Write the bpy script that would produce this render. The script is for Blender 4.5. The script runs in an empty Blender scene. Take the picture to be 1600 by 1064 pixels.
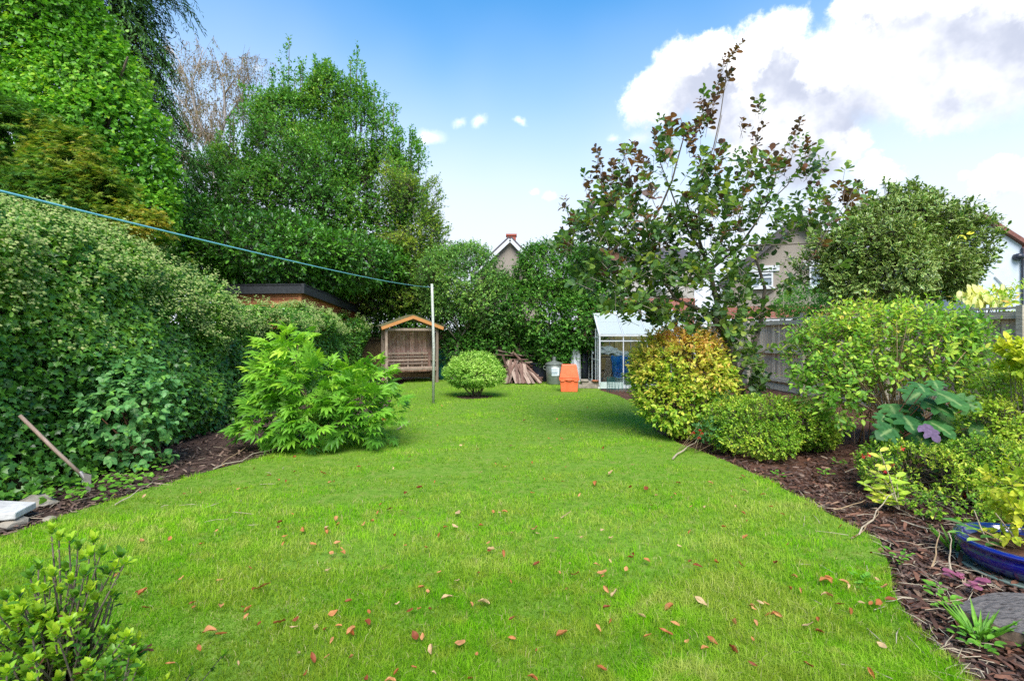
import bpy, bmesh, math, random
import numpy as np
from mathutils import Vector, Matrix
random.seed(7); rng = np.random.default_rng(7)
PI = math.pi; R = math.radians

# ------------------------------------------------------------------ camera, sky, sun, exposure
S = bpy.context.scene
CAMZ = 1.5
cam = bpy.data.objects.new('camera', bpy.data.cameras.new('camera')); S.collection.objects.link(cam)
cam.location = (0, 0, CAMZ); cam.rotation_euler = (R(90), 0, 0)
cam.data.sensor_width = 36; cam.data.lens = 18; cam.data.shift_y = -12/1600
cam.data.clip_start = .05; cam.data.clip_end = 2000
S.camera = cam
SUN_EL, SUN_AZ = R(52), R(177)           # azimuth measured from +Y (view direction) clockwise to +X
EXPOSURE = 2.15
W = bpy.data.worlds.new('World'); S.world = W; W.use_nodes = True
sun = bpy.data.objects.new('sun', bpy.data.lights.new('sun', 'SUN')); S.collection.objects.link(sun)
sun.data.energy = 1.5; sun.data.angle = R(40); sun.data.color = (1, .96, .9)
sdir = Vector((math.sin(SUN_AZ)*math.cos(SUN_EL), math.cos(SUN_AZ)*math.cos(SUN_EL), math.sin(SUN_EL)))
sun.rotation_euler = sdir.to_track_quat('Z', 'Y').to_euler()
sun.location = sdir*50
S.view_settings.view_transform = 'Standard'; S.view_settings.look = 'None'
S.view_settings.gamma = 1; S.view_settings.use_curve_mapping = False
S.view_settings.exposure = EXPOSURE
S.cycles.max_bounces = 8; S.cycles.diffuse_bounces = 4; S.cycles.transmission_bounces = 5; S.cycles.transparent_max_bounces = 12
S.cycles.glossy_bounces = 3
S.cycles.use_denoising = False
S.cycles.sample_clamp_indirect = 6

def px_dir(u, v): return Vector((u-800, 800, 520-v)).normalized()

def build_world():
    nt = W.node_tree; nt.nodes.clear(); N = nt.nodes.new; L = nt.links.new
    out = N('ShaderNodeOutputWorld'); bg = N('ShaderNodeBackground'); bg.inputs[1].default_value = .07
    L(bg.outputs[0], out.inputs[0])
    sky = N('ShaderNodeTexSky'); sky.sky_type = 'NISHITA'; sky.sun_disc = False
    sky.sun_elevation = SUN_EL; sky.sun_rotation = SUN_AZ; sky.air_density = 1.0; sky.dust_density = .4; sky.ozone_density = 1.6
    tc = N('ShaderNodeTexCoord')
    def math_(op, a, b=None, c=None, clamp=False):
        n = N('ShaderNodeMath'); n.operation = op; n.use_clamp = clamp
        for i, x in enumerate((a, b, c)):
            if x is None: continue
            if isinstance(x, (int, float)): n.inputs[i].default_value = x
            else: L(x, n.inputs[i])
        return n.outputs[0]
    def vmath(op, a, b):
        n = N('ShaderNodeVectorMath'); n.operation = op
        for i, x in enumerate((a, b)):
            if isinstance(x, (tuple, Vector)): n.inputs[i].default_value = tuple(x)
            else: L(x, n.inputs[i])
        return n
    def noise(vec, scale, detail=6, rough=.55):
        n = N('ShaderNodeTexNoise'); n.inputs['Scale'].default_value = scale; n.inputs['Detail'].default_value = detail; n.inputs['Roughness'].default_value = rough
        L(vec, n.inputs['Vector']); return n
    def mix(f, a, b):
        n = N('ShaderNodeMix'); n.data_type = 'RGBA'
        if isinstance(f, float): n.inputs[0].default_value = f
        else: L(f, n.inputs[0])
        for i, x in ((6, a), (7, b)):
            if isinstance(x, tuple): n.inputs[i].default_value = (*x, 1)
            else: L(x, n.inputs[i])
        return n.outputs[2]
    def smooth(x, lo, hi, a=0., b=1.):
        n = N('ShaderNodeMapRange'); n.interpolation_type = 'SMOOTHSTEP'; L(x, n.inputs[0])
        for i, q in enumerate((lo, hi, a, b)): n.inputs[i+1].default_value = q
        return n.outputs[0]
    D = tc.outputs['Generated']
    sep = N('ShaderNodeSeparateXYZ'); L(D, sep.inputs[0])
    # the blue above whitens into thin high cloud and haze low down, all round the horizon
    el = sep.outputs[2]
    sat = N('ShaderNodeHueSaturation'); sat.inputs['Saturation'].default_value = 1.45; sat.inputs['Hue'].default_value = .492; L(sky.outputs[0], sat.inputs['Color'])
    nz = noise(D, 1.6, 3)
    el2 = math_('ADD', el, math_('MULTIPLY', math_('SUBTRACT', nz.outputs[0], .5), .22))
    veil = smooth(el2, .14, .68, .98, 0.)
    CW = 19.0/(2**EXPOSURE)
    base = mix(veil, sat.outputs[0], (CW*.74, CW*.80, CW*.90))
    # cumulus: soft round lobes with a broken outline
    n1 = noise(D, 7, 12, .68); n2 = noise(D, 2.7, 8, .55)
    off = vmath('SUBTRACT', n1.outputs['Color'], (.5, .5, .5)); offs = vmath('SCALE', off.outputs[0], (0, 0, 0)); offs.inputs['Scale'].default_value = .14
    Dd = vmath('ADD', D, offs.outputs[0]).outputs[0]
    Dl = vmath('ADD', Dd, (0, 0, .045)).outputs[0]
    lobes = [(1020,150,46,1),(1065,125,55,1),(1125,150,60,1),(1120,100,40,1),(1205,75,48,1.1),(1230,130,60,.9),(1300,140,85,.8),(1380,110,95,.85),(1470,110,90,.9),
             (1570,70,110,.9),(1420,35,80,1),(1500,25,85,1),(1370,20,50,1),(1470,165,50,.9),(1260,215,80,.9),(1180,205,62,.8),(1310,235,45,.8),
             (667,207,25,.9),(715,190,20,.7),(752,196,24,.7),(818,199,16,.7),(830,298,11,.9),(856,307,14,.9),(1580,292,48,.8),(1372,276,44,.6),(1512,276,13,.9),(1000,214,30,.7),(960,216,22,.55),
             (-300,150,180,.9),(2100,160,260,1),(2600,0,300,1),(400,100,22,.5)]
    small = vmath('SCALE', off.outputs[0], (0,0,0)); small.inputs['Scale'].default_value = .075
    Ds = vmath('MULTIPLY', vmath('ADD', D, small.outputs[0]).outputs[0], (1,1,1.6)).outputs[0]
    def density(vec, which, flat=1.):
        acc = None
        for (u, v, r, s) in which:
            c = px_dir(u, v); c = Vector((c.x, c.y, c.z*flat)); rr = r*s/800*c.y*1.25 if r < 100 else r/800*c.y*1.25
            d = vmath('DISTANCE', vec, c).outputs['Value']
            f = math_('MULTIPLY_ADD', d, -1/rr, 1.)
            f = math_('MULTIPLY', f, min(1., s))
            acc = f if acc is None else math_('SMOOTH_MAX', acc, f, .12)
        return acc
    big = [q for q in lobes if q[2] > 36]; tiny = [q for q in lobes if q[2] <= 36]
    dn = density(Dd, big); dn2 = density(Dl, big); ds = density(Ds, tiny, 1.6)
    gen = smooth(n2.outputs[0], .60, .72)                                     # loose cloud behind and beside the viewer
    sidey = smooth(sep.outputs[1], -.1, .35, 1., 0.)
    gen = math_('MULTIPLY', gen, sidey)
    m = math_('MAXIMUM', math_('MAXIMUM', smooth(dn, .0, .38), gen), math_('MULTIPLY', smooth(ds, .0, .9, 0., .85), smooth(n1.outputs[0], .30, .55, .45, 1.)))
    # bright tops, bluish grey undersides where more cloud stands above
    thick = smooth(dn2, .10, .50)
    n3 = noise(D, 9, 5)
    shade = math_('MULTIPLY', thick, smooth(n3.outputs[0], .3, .62, .35, 1.))
    ccol = mix(shade, (CW*1.25, CW*1.25, CW*1.25), (CW*.50, CW*.54, CW*.66))
    col = mix(m, base, ccol)
    L(col, bg.inputs[0])
build_world()

# ------------------------------------------------------------------ pixel -> place (real distances in metres)
def P(u, v, Y): return Vector(((u-800)/800*Y, Y, CAMZ-(v-520)/800*Y))
def G(u, v): Y = CAMZ*800/(v-520); return Vector(((u-800)/800*Y, Y, 0))

# ------------------------------------------------------------------ materials
def new_mat(name):
    m = bpy.data.materials.new(name); m.use_nodes = True; nt = m.node_tree
    return m, nt, nt.nodes['Principled BSDF']
def ramp(nt, fac, stops):
    r = nt.nodes.new('ShaderNodeValToRGB'); cr = r.color_ramp
    while len(cr.elements) < len(stops): cr.elements.new(.5)
    for e, (p, c) in zip(cr.elements, stops): e.position = p; e.color = (*c, 1)
    nt.links.new(fac, r.inputs[0]); return r.outputs[0]
def spread(cols): n = len(cols); return [(i/(n-1) if n > 1 else 0, c) for i, c in enumerate(cols)]
def leaf_mat(name, cols, rough=.42, trans=.3, edge=None, spec=.4, rib=0.0, boost=False):
    m, nt, b = new_mat(name); N = nt.nodes.new; L = nt.links.new
    at = N('ShaderNodeAttribute'); at.attribute_name = 'tint'
    if boost: cols = [(min(.8,r_*1.55), min(.8,g_*1.42), b_*.95) for r_, g_, b_ in cols]
    col = ramp(nt, at.outputs['Fac'], spread(cols))
    geo = N('ShaderNodeNewGeometry'); no = N('ShaderNodeTexNoise'); no.inputs['Scale'].default_value = 38; L(geo.outputs['Position'], no.inputs[0])
    hv = N('ShaderNodeHueSaturation'); L(col, hv.inputs['Color'])
    mr = N('ShaderNodeMapRange'); L(no.outputs[0], mr.inputs[0]); mr.inputs[1].default_value = .3; mr.inputs[2].default_value = .7; mr.inputs[3].default_value = .75; mr.inputs[4].default_value = 1.28
    L(mr.outputs[0], hv.inputs['Value']); col = hv.outputs[0]
    if edge or rib:
        ae = N('ShaderNodeAttribute'); ae.attribute_name = 'edge'
        mx = N('ShaderNodeMix'); mx.data_type = 'RGBA'; L(col, mx.inputs[6])
        mr2 = N('ShaderNodeMapRange'); L(ae.outputs['Fac'], mr2.inputs[0]); mr2.inputs[1].default_value = .45 if edge else .0; mr2.inputs[2].default_value = .8 if edge else 1.
        L(mr2.outputs[0], mx.inputs[0])
        if edge: mx.inputs[7].default_value = (*edge, 1)
        else: mr2.inputs[1].default_value = 0; mr2.inputs[2].default_value = .22; mr2.inputs[3].default_value = rib; mr2.inputs[4].default_value = 0; mx.inputs[7].default_value = (.34,.44,.16,1)
        col = mx.outputs[2]
    L(col, b.inputs['Base Color']); b.inputs['Roughness'].default_value = rough
    b.inputs['Specular IOR Level'].default_value = spec*.6
    tr = N('ShaderNodeBsdfTranslucent')
    tv = N('ShaderNodeMix'); tv.data_type = 'RGBA'; tv.blend_type = 'MULTIPLY'; tv.inputs[0].default_value = 1; L(col, tv.inputs[6]); tv.inputs[7].default_value = (1.6, 1.7, .8, 1)
    L(tv.outputs[2], tr.inputs[0])
    ms = N('ShaderNodeMixShader'); ms.inputs[0].default_value = trans
    L(b.outputs[0], ms.inputs[1]); L(tr.outputs[0], ms.inputs[2]); L(ms.outputs[0], nt.nodes['Material Output'].inputs[0])
    return m
def leafy(name, cols, *a, **k): return leaf_mat(name, cols, *a, boost=True, **k)
def mat(name, c1, c2=None, scale=8, rough=.7, metal=0, bump=.0, stretch=(1,1,1), detail=5, spec=.4, coat=0, c3=None, sharp=(.3,.7), coords='Object', per=False):
    m, nt, b = new_mat(name); N = nt.nodes.new; L = nt.links.new
    b.inputs['Roughness'].default_value = rough; b.inputs['Metallic'].default_value = metal; b.inputs['Specular IOR Level'].default_value = spec
    b.inputs['Coat Weight'].default_value = coat
    if c2 is None: b.inputs['Base Color'].default_value = (*c1, 1); c2 = c1
    tc = N('ShaderNodeTexCoord'); mp = N('ShaderNodeMapping'); mp.inputs['Scale'].default_value = stretch
    L(tc.outputs[coords], mp.inputs[0])
    if per:
        oi = N('ShaderNodeObjectInfo'); L(oi.outputs['Location'], mp.inputs['Location'])
    no = N('ShaderNodeTexNoise'); no.inputs['Scale'].default_value = scale; no.inputs['Detail'].default_value = detail; no.inputs['Roughness'].default_value = .65
    L(mp.outputs[0], no.inputs[0])
    st = [(sharp[0], c1), (sharp[1], c2)] if c3 is None else [(sharp[0], c1), ((sharp[0]+sharp[1])/2, c2), (sharp[1], c3)]
    col = ramp(nt, no.outputs[0], st)
    if per:
        hv = N('ShaderNodeHueSaturation'); L(col, hv.inputs['Color'])
        mr = N('ShaderNodeMapRange'); L(oi.outputs['Random'], mr.inputs[0]); mr.inputs[3].default_value = .68; mr.inputs[4].default_value = 1.3
        L(mr.outputs[0], hv.inputs['Value']); col = hv.outputs[0]
    L(col, b.inputs['Base Color'])
    if bump:
        bp = N('ShaderNodeBump'); bp.inputs['Strength'].default_value = bump; bp.inputs['Distance'].default_value = .02
        L(no.outputs[0], bp.inputs['Height']); L(bp.outputs[0], b.inputs['Normal'])
    return m
M = {}
M['bark'] = mat('bark', (.06,.045,.03), (.17,.14,.10), 14, .9, bump=.8, stretch=(1,1,.25))
M['bark_pale'] = mat('bark_pale', (.16,.13,.10), (.34,.29,.22), 14, .9, bump=.6, stretch=(1,1,.3))
M['bark_green'] = mat('bark_green', (.09,.09,.05), (.20,.19,.11), 20, .9, bump=.5)
M['bark_white'] = mat('bark_white', (.2,.17,.15), (.5,.46,.42), 12, .8)
M['bark_red'] = mat('bark_red', (.16,.06,.03), (.30,.14,.08), 12, .85)
M['twig'] = mat('twig', (.20,.13,.07), (.38,.27,.15), 30, .85)
M['dry_stick'] = mat('dry_stick', (.26,.20,.13), (.50,.42,.30), 22, .85, bump=.4)
M['fence_wood'] = mat('fence_wood', (.40,.32,.23), (.64,.54,.40), 5, .88, bump=.5, stretch=(6,6,.8), per=True)
M['fence_rail'] = mat('fence_rail', (.34,.31,.22), (.56,.51,.39), 5, .88, bump=.5, stretch=(2,1,6))
M['back_fence'] = mat('back_fence', (.12,.08,.035), (.25,.18,.08), 4, .85, bump=.4, stretch=(5,5,.7))
M['dark_fence'] = mat('dark_fence', (.03,.022,.015), (.07,.05,.035), 4, .9)
M['arbour_wood'] = mat('arbour_wood', (.19,.13,.09), (.36,.28,.21), 5, .8, bump=.4, stretch=(4,4,1), per=True)
M['arbour_panel'] = mat('arbour_panel', (.26,.10,.06), (.58,.40,.32), 9, .75, bump=.5, stretch=(5,5,.8), per=True)
M['fascia'] = mat('fascia', (.42,.17,.045), (.58,.27,.085), 9, .6, stretch=(1,1,4))
M['felt_moss'] = mat('felt_moss', (.07,.075,.03), (.16,.15,.07), 14, .95, bump=.8)
M['felt'] = mat('felt', (.018,.02,.024), (.04,.043,.048), 18, .55, bump=.5)
M['shed_wood'] = mat('shed_wood', (.30,.10,.04), (.44,.17,.075), 5, .6, bump=.3, stretch=(1,1,7), per=True)
M['plank'] = mat('plank', (.08,.035,.025), (.24,.15,.115), 7, .8, bump=.6, stretch=(1,6,6), per=True)
M['plank_pale'] = mat('plank_pale', (.17,.11,.085), (.36,.27,.21), 7, .8, bump=.6, stretch=(1,6,6), per=True)
M['post'] = mat('post', (.26,.29,.22), (.42,.44,.36), 30, .6, bump=.3, c3=(.52,.52,.46))
M['steel'] = mat('steel', (.30,.31,.32), (.5,.5,.5), 10, .35, metal=.8)
M['rusty'] = mat('rusty', (.22,.20,.19), (.36,.33,.31), 25, .5, metal=.5)
M['hoe_handle'] = mat('hoe_handle', (.26,.17,.12), (.42,.31,.24), 14, .6, stretch=(1,1,.3))
M['galvanised'] = mat('galvanised', (.13,.15,.13), (.27,.29,.26), 14, .5, metal=.5)
M['aluminium'] = mat('aluminium', (.55,.57,.58), (.72,.74,.75), 10, .4, metal=.35)
M['white_upvc'] = mat('white_upvc', (.55,.56,.57), (.62,.63,.64), 3, .4)
M['black_plastic'] = mat('black_plastic', (.012,.016,.026), (.035,.04,.055), 12, .35, coords='Object')
M['orange_plastic'] = mat('orange_plastic', (.80,.135,.045), (.88,.19,.075), 6, .42, bump=.1)
M['green_plastic'] = mat('green_plastic', (.008,.085,.075), (.016,.13,.115), 4, .35)
M['pale_green'] = mat('pale_green', (.36,.46,.40), (.5,.6,.53), 6, .6)
M['white_bag'] = mat('white_bag', (.42,.45,.5), (.72,.74,.78), 7, .45, bump=1)
M['blue_sheet'] = mat('blue_sheet', (.01,.15,.55), (.03,.26,.75), 5, .4, bump=.8)
M['blue_glaze'] = mat('blue_glaze', (.002,.003,.09), (.006,.008,.22), 6, .12, coat=.8, spec=.7)
M['saucer'] = mat('saucer', (.09,.13,.11), (.15,.20,.17), 9, .6)
M['paper'] = mat('paper', (.62,.70,.74), (.72,.78,.80), 6, .6)
M['ink'] = mat('ink', (.10,.16,.2), rough=.6)
M['rope'] = mat('rope', (.12,.42,.50), (.25,.58,.64), 60, .6)
M['log_end'] = mat('log_end', (.025,.02,.018), (.15,.135,.125), 16, 1., spec=.1, bump=1, stretch=(1,4,1), c3=(.10,.09,.085))
M['log_side'] = mat('log_side', (.04,.028,.018), (.16,.11,.07), 10, .9, bump=1)
M['slab'] = mat('slab', (.42,.41,.39), (.62,.61,.58), 16, .85, bump=.4)
M['stone'] = mat('stone', (.15,.13,.10), (.36,.31,.24), 9, .9, bump=.7)
M['mossy'] = mat('mossy', (.06,.08,.015), (.18,.14,.06), 9, .95, bump=.8)
M['terracotta'] = mat('terracotta', (.42,.13,.06), (.55,.2,.1), 8, .7)
M['pebbledash'] = mat('pebbledash', (.20,.165,.13), (.36,.31,.26), 26, .95, bump=.3)
M['pebble_grey'] = mat('pebble_grey', (.30,.28,.24), (.44,.41,.36), 22, .95, bump=.3)
M['render_white'] = mat('render_white', (.50,.56,.62), (.56,.62,.68), 2, .8)
M['roof_tile'] = mat('roof_tile', (.14,.055,.045), (.26,.11,.085), 8, .85)
M['roof_dark'] = mat('roof_dark', (.05,.045,.05), (.11,.095,.1), 8, .85)
M['chimney'] = mat('chimney', (.28,.06,.035), (.4,.11,.07), 9, .85)
M['weed_pink'] = leaf_mat('weed_pink', [(.22,.05,.10), (.38,.13,.2)])
M['red_petal'] = leaf_mat('red_petal', [(.55,.015,.03), (.8,.06,.12)], trans=.4)
def brick_mat():
    m, nt, b = new_mat('brick'); N = nt.nodes.new; L = nt.links.new
    tc = N('ShaderNodeTexCoord'); mp = N('ShaderNodeMapping'); mp.inputs['Rotation'].default_value = (R(90), 0, 0); L(tc.outputs['Object'], mp.inputs[0])
    br = N('ShaderNodeTexBrick'); L(mp.outputs[0], br.inputs[0]); br.inputs['Scale'].default_value = 1; br.inputs['Brick Width'].default_value = .22; br.inputs['Row Height'].default_value = .075
    br.inputs['Mortar Size'].default_value = .006; br.inputs['Color1'].default_value = (.24,.06,.035,1); br.inputs['Color2'].default_value = (.32,.10,.065,1); br.inputs['Mortar'].default_value = (.3,.25,.21,1)
    L(br.outputs[0], b.inputs['Base Color']); b.inputs['Roughness'].default_value = .9; return m
M['brick'] = brick_mat()
def glass_mat(name, clear, tint, rough=.03):
    m, nt, b = new_mat(name); N = nt.nodes.new; L = nt.links.new
    b.inputs['Base Color'].default_value = (*tint, 1); b.inputs['Roughness'].default_value = rough; b.inputs['Specular IOR Level'].default_value = .8
    t = N('ShaderNodeBsdfTransparent'); t.inputs[0].default_value = (.93,.97,.95,1); mx = N('ShaderNodeMixShader')
    lw = N('ShaderNodeFresnel'); lw.inputs[0].default_value = 1.5
    ad = N('ShaderNodeMath'); ad.use_clamp = True; ad.inputs[1].default_value = 1-clear; L(lw.outputs[0], ad.inputs[0])
    L(ad.outputs[0], mx.inputs[0]); L(t.outputs[0], mx.inputs[1])
    if clear > .8:
        gl = N('ShaderNodeBsdfGlossy'); gl.inputs['Roughness'].default_value = rough; gl.inputs[0].default_value = (.8,.85,.85,1); L(gl.outputs[0], mx.inputs[2])
    else: L(b.outputs[0], mx.inputs[2])
    L(mx.outputs[0], nt.nodes['Material Output'].inputs[0]); return m
M['glass'] = glass_mat('glass', .93, (.75,.85,.83))
M['roof_glass'] = glass_mat('roof_glass', .55, (.48,.52,.51), .2)
M['window_glass'] = mat('window_glass', (.10,.14,.17), (.22,.27,.30), 1.5, .06, spec=.9)

def ground_mat(name, stops, scale, bump=.5, scale2=None):
    m, nt, b = new_mat(name); N = nt.nodes.new; L = nt.links.new
    geo = N('ShaderNodeNewGeometry'); n1 = N('ShaderNodeTexNoise'); n1.inputs['Scale'].default_value = scale; n1.inputs['Detail'].default_value = 8; n1.inputs['Roughness'].default_value = .7
    L(geo.outputs['Position'], n1.inputs[0]); L(ramp(nt, n1.outputs[0], stops), b.inputs['Base Color']); b.inputs['Roughness'].default_value = .95; b.inputs['Specular IOR Level'].default_value = .2
    bp = N('ShaderNodeBump'); bp.inputs['Strength'].default_value = bump; bp.inputs['Distance'].default_value = .02; L(n1.outputs[0], bp.inputs['Height']); L(bp.outputs[0], b.inputs['Normal']); return m
M['lawn'] = ground_mat('lawn', [(.3,(.07,.14,.012)), (.5,(.13,.24,.02)), (.7,(.20,.22,.05))], 9)
M['ground'] = ground_mat('ground', [(.3,(.03,.06,.012)), (.7,(.08,.12,.03))], 3)
M['mulch'] = ground_mat('mulch', [(.3,(.035,.022,.018)), (.55,(.075,.045,.033)), (.75,(.13,.085,.06))], 24, 1)
M['soil_red'] = ground_mat('soil_red', [(.3,(.04,.02,.014)), (.5,(.10,.045,.027)), (.72,(.15,.08,.05))], 18, 1)

def grass_mat():
    m, nt, b = new_mat('grass_blade'); N = nt.nodes.new; L = nt.links.new
    at = N('ShaderNodeAttribute'); at.attribute_name = 'tint'
    geo = N('ShaderNodeNewGeometry')
    def nz(s, d=3):
        n = N('ShaderNodeTexNoise'); n.inputs['Scale'].default_value = s; n.inputs['Detail'].default_value = d; L(geo.outputs['Position'], n.inputs[0]); return n.outputs[0]
    g = ramp(nt, at.outputs['Fac'], [(0,(.07,.23,.003)), (.45,(.18,.47,.005)), (.85,(.34,.62,.02)), (.93,(.42,.40,.13)), (1,(.55,.46,.22))])
    y = ramp(nt, at.outputs['Fac'], [(0,(.20,.27,.015)), (.4,(.38,.42,.04)), (.8,(.58,.52,.15)), (1,(.68,.6,.32))])
    f = N('ShaderNodeMapRange'); L(nz(1.1, 5), f.inputs[0]); f.inputs[1].default_value = .44; f.inputs[2].default_value = .60
    f2 = N('ShaderNodeMapRange'); L(nz(6.5, 6), f2.inputs[0]); f2.inputs[1].default_value = .47; f2.inputs[2].default_value = .60
    ad = N('ShaderNodeMath'); ad.operation = 'MAXIMUM'; L(f.outputs[0], ad.inputs[0]); L(f2.outputs[0], ad.inputs[1])
    # drier, yellower turf close to the house where it is worn
    sp = N('ShaderNodeSeparateXYZ'); L(geo.outputs['Position'], sp.inputs[0])
    yr = N('ShaderNodeMapRange'); L(sp.outputs[1], yr.inputs[0]); yr.inputs[1].default_value = 3; yr.inputs[2].default_value = 9; yr.inputs[3].default_value = .62; yr.inputs[4].default_value = .35
    mu = N('ShaderNodeMath'); mu.operation = 'MULTIPLY'; L(ad.outputs[0], mu.inputs[0]); L(yr.outputs[0], mu.inputs[1])
    mx = N('ShaderNodeMix'); mx.data_type = 'RGBA'; L(mu.outputs[0], mx.inputs[0]); L(g, mx.inputs[6]); L(y, mx.inputs[7])
    L(mx.outputs[2], b.inputs['Base Color']); b.inputs['Roughness'].default_value = .7; b.inputs['Specular IOR Level'].default_value = .06
    tr = N('ShaderNodeBsdfTranslucent'); L(mx.outputs[2], tr.inputs[0]); ms = N('ShaderNodeMixShader'); ms.inputs[0].default_value = .45
    L(b.outputs[0], ms.inputs[1]); L(tr.outputs[0], ms.inputs[2]); L(ms.outputs[0], nt.nodes['Material Output'].inputs[0]); return m
M['grass'] = grass_mat()

# ------------------------------------------------------------------ objects
C = S.collection
def origin(o):
    v = Vector((0,0,0))
    while o: v = v+o.location; o = o.parent
    return v
def props(o, label=None, cat=None, group=None, kind=None):
    if label: o['label'] = label
    if cat: o['category'] = cat
    if group: o['group'] = group
    if kind: o['kind'] = kind
    return o
def thing(name, label, cat, loc=(0,0,0), group=None, rotz=0):
    o = bpy.data.objects.new(name, None); C.objects.link(o); o.location = loc; o.rotation_euler[2] = rotz; o.empty_display_size = .2
    return props(o, label, cat, group)
def link(name, me, material=None, parent=None, world=True):
    if material is not None and not me.materials: me.materials.append(material)
    o = bpy.data.objects.new(name, me); C.objects.link(o)
    if parent:
        o.parent = parent
    return o
class MB:
    def __init__(s): s.v = []; s.f = []
    def add(s, vs, fs): n = len(s.v); s.v += [tuple(v) for v in vs]; s.f += [tuple(i+n for i in f) for f in fs]; return s
    def box(s, c, d, rot=None, top=(1,1)):
        c = Vector(c); hx, hy, hz = d[0]/2, d[1]/2, d[2]/2; vs = []
        for z in (-1, 1):
            a, b_ = (1,1) if z < 0 else top
            for x, y in ((-1,-1),(1,-1),(1,1),(-1,1)): vs.append(Vector((x*hx*a, y*hy*b_, z*hz)))
        if rot is not None: vs = [rot @ v for v in vs]
        return s.add([c+v for v in vs], [(3,2,1,0),(4,5,6,7),(0,1,5,4),(1,2,6,5),(2,3,7,6),(3,0,4,7)])
    def bar(s, p, q, w, h, up=Vector((0,0,1))):
        p = Vector(p); q = Vector(q); d = (q-p); l = d.length; d.normalize()
        if abs(d.dot(up)) > .98: up = Vector((0,1,0))
        x = d; y = up.cross(x).normalized(); z = x.cross(y)
        return s.box((p+q)/2, (l, w, h), Matrix((x, y, z)).transposed())
    def tube(s, pts, rad, n=7, caps=True):
        pts = [Vector(p) for p in pts]; m = len(pts)
        if not hasattr(rad, '__len__'): rad = [rad]*m
        vs = []; ref = Vector((.3,.9,.2)).normalized()
        for i, p in enumerate(pts):
            d = (pts[min(i+1, m-1)]-pts[max(i-1, 0)]).normalized()
            a = d.cross(ref); a = a.normalized() if a.length > .05 else d.cross(Vector((1,0,0))).normalized()
            b_ = d.cross(a)
            for k in range(n):
                t = 2*PI*k/n; vs.append(p+(a*math.cos(t)+b_*math.sin(t))*rad[i])
        fs = [(i*n+k, i*n+(k+1) % n, (i+1)*n+(k+1) % n, (i+1)*n+k) for i in range(m-1) for k in range(n)]
        if caps: fs += [tuple(range(n-1, -1, -1)), tuple((m-1)*n+k for k in range(n))]
        return s.add(vs, fs)
    def lathe(s, prof, c=(0,0,0), n=24):
        c = Vector(c); m = len(prof)
        vs = [c+Vector((r*math.cos(2*PI*k/n), r*math.sin(2*PI*k/n), z)) for r, z in prof for k in range(n)]
        fs = [(i*n+k, i*n+(k+1) % n, (i+1)*n+(k+1) % n, (i+1)*n+k) for i in range(m-1) for k in range(n)]
        fs += [tuple(range(n-1, -1, -1))]
        if prof[-1][0] > .001: fs += [tuple((m-1)*n+k for k in range(n))]
        return s.add(vs, fs)
    def prism(s, poly, thick):                       # poly: list of 3d points, thick: vector
        n = len(poly); poly = [Vector(p) for p in poly]; t = Vector(thick)
        return s.add(poly+[p+t for p in poly], [tuple(range(n-1, -1, -1)), tuple(range(n, 2*n))]+[(i, (i+1) % n, n+(i+1) % n, n+i) for i in range(n)])
    def build(s, name, m, parent=None, world=True, smooth=False, bevel=0):
        me = bpy.data.meshes.new(name); o = origin(parent) if (world and parent) else Vector((0,0,0))
        me.from_pydata([tuple(Vector(v)-o) for v in s.v], [], s.f); me.update()
        bm = bmesh.new(); bm.from_mesh(me); bmesh.ops.recalc_face_normals(bm, faces=bm.faces)
        bm.to_mesh(me); bm.free()
        if smooth: me.polygons.foreach_set('use_smooth', [True]*len(me.polygons))
        ob = link(name, me, M[m] if isinstance(m, str) else m, parent)
        if bevel:
            md = ob.modifiers.new('bevel', 'BEVEL'); md.width = bevel; md.segments = 2; md.limit_method = 'ANGLE'
        return ob

# ------------------------------------------------------------------ leaves
def tpl(verts, faces, edge):
    return dict(v=np.array(verts, float), f=faces, e=np.array(edge, float))
T = {}
T['lo'] = tpl([(0,0,0),(.45,.27,.07),(1,0,-.08),(.45,-.27,.07)], [(0,2,1),(0,3,2)], [0,1,.6,1])
T['lance'] = tpl([(0,0,0),(.4,.14,.05),(1,0,-.12),(.4,-.14,.05)], [(0,2,1),(0,3,2)], [0,1,.6,1])
T['oval'] = tpl([(0,0,0),(.22,.19,.05),(.55,.25,.05),(.83,.15,-.02),(1,0,-.12),(.83,-.15,-.02),(.55,-.25,.05),(.22,-.19,.05),(.3,0,-.02),(.7,0,-.05)],
                [(0,8,1),(1,8,9,2),(2,9,3),(3,9,4),(0,7,8),(7,6,9,8),(6,5,9),(5,4,9)], [0,1,1,1,1,1,1,1,0,0])
T['round'] = tpl([(0,0,0),(.2,.1,0),(.45,.3,.05),(.75,.36,.04),(.97,.17,-.03),(1,0,-.06),(.97,-.17,-.03),(.75,-.36,.04),(.45,-.3,.05),(.2,-.1,0),(.6,0,-.03)],
                 [(0,10,2,1),(2,10,3),(3,10,4),(4,10,5),(5,10,6),(6,10,7),(7,10,8),(8,10,0,9)], [0]+[1]*9+[0])
T['ivy'] = tpl([(0,0,0),(-.08,.30,-.02),(.22,.26,.02),(.42,.48,-.04),(.55,.2,.02),(1,0,-.1),(.55,-.2,.02),(.42,-.48,-.04),(.22,-.26,.02),(-.08,-.30,-.02),(.35,0,.06)],
               [(0,10,2,1),(2,10,4,3),(4,10,5),(5,10,6),(6,10,8,7),(8,10,0,9)], [.3]+[1]*9+[0])
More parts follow.
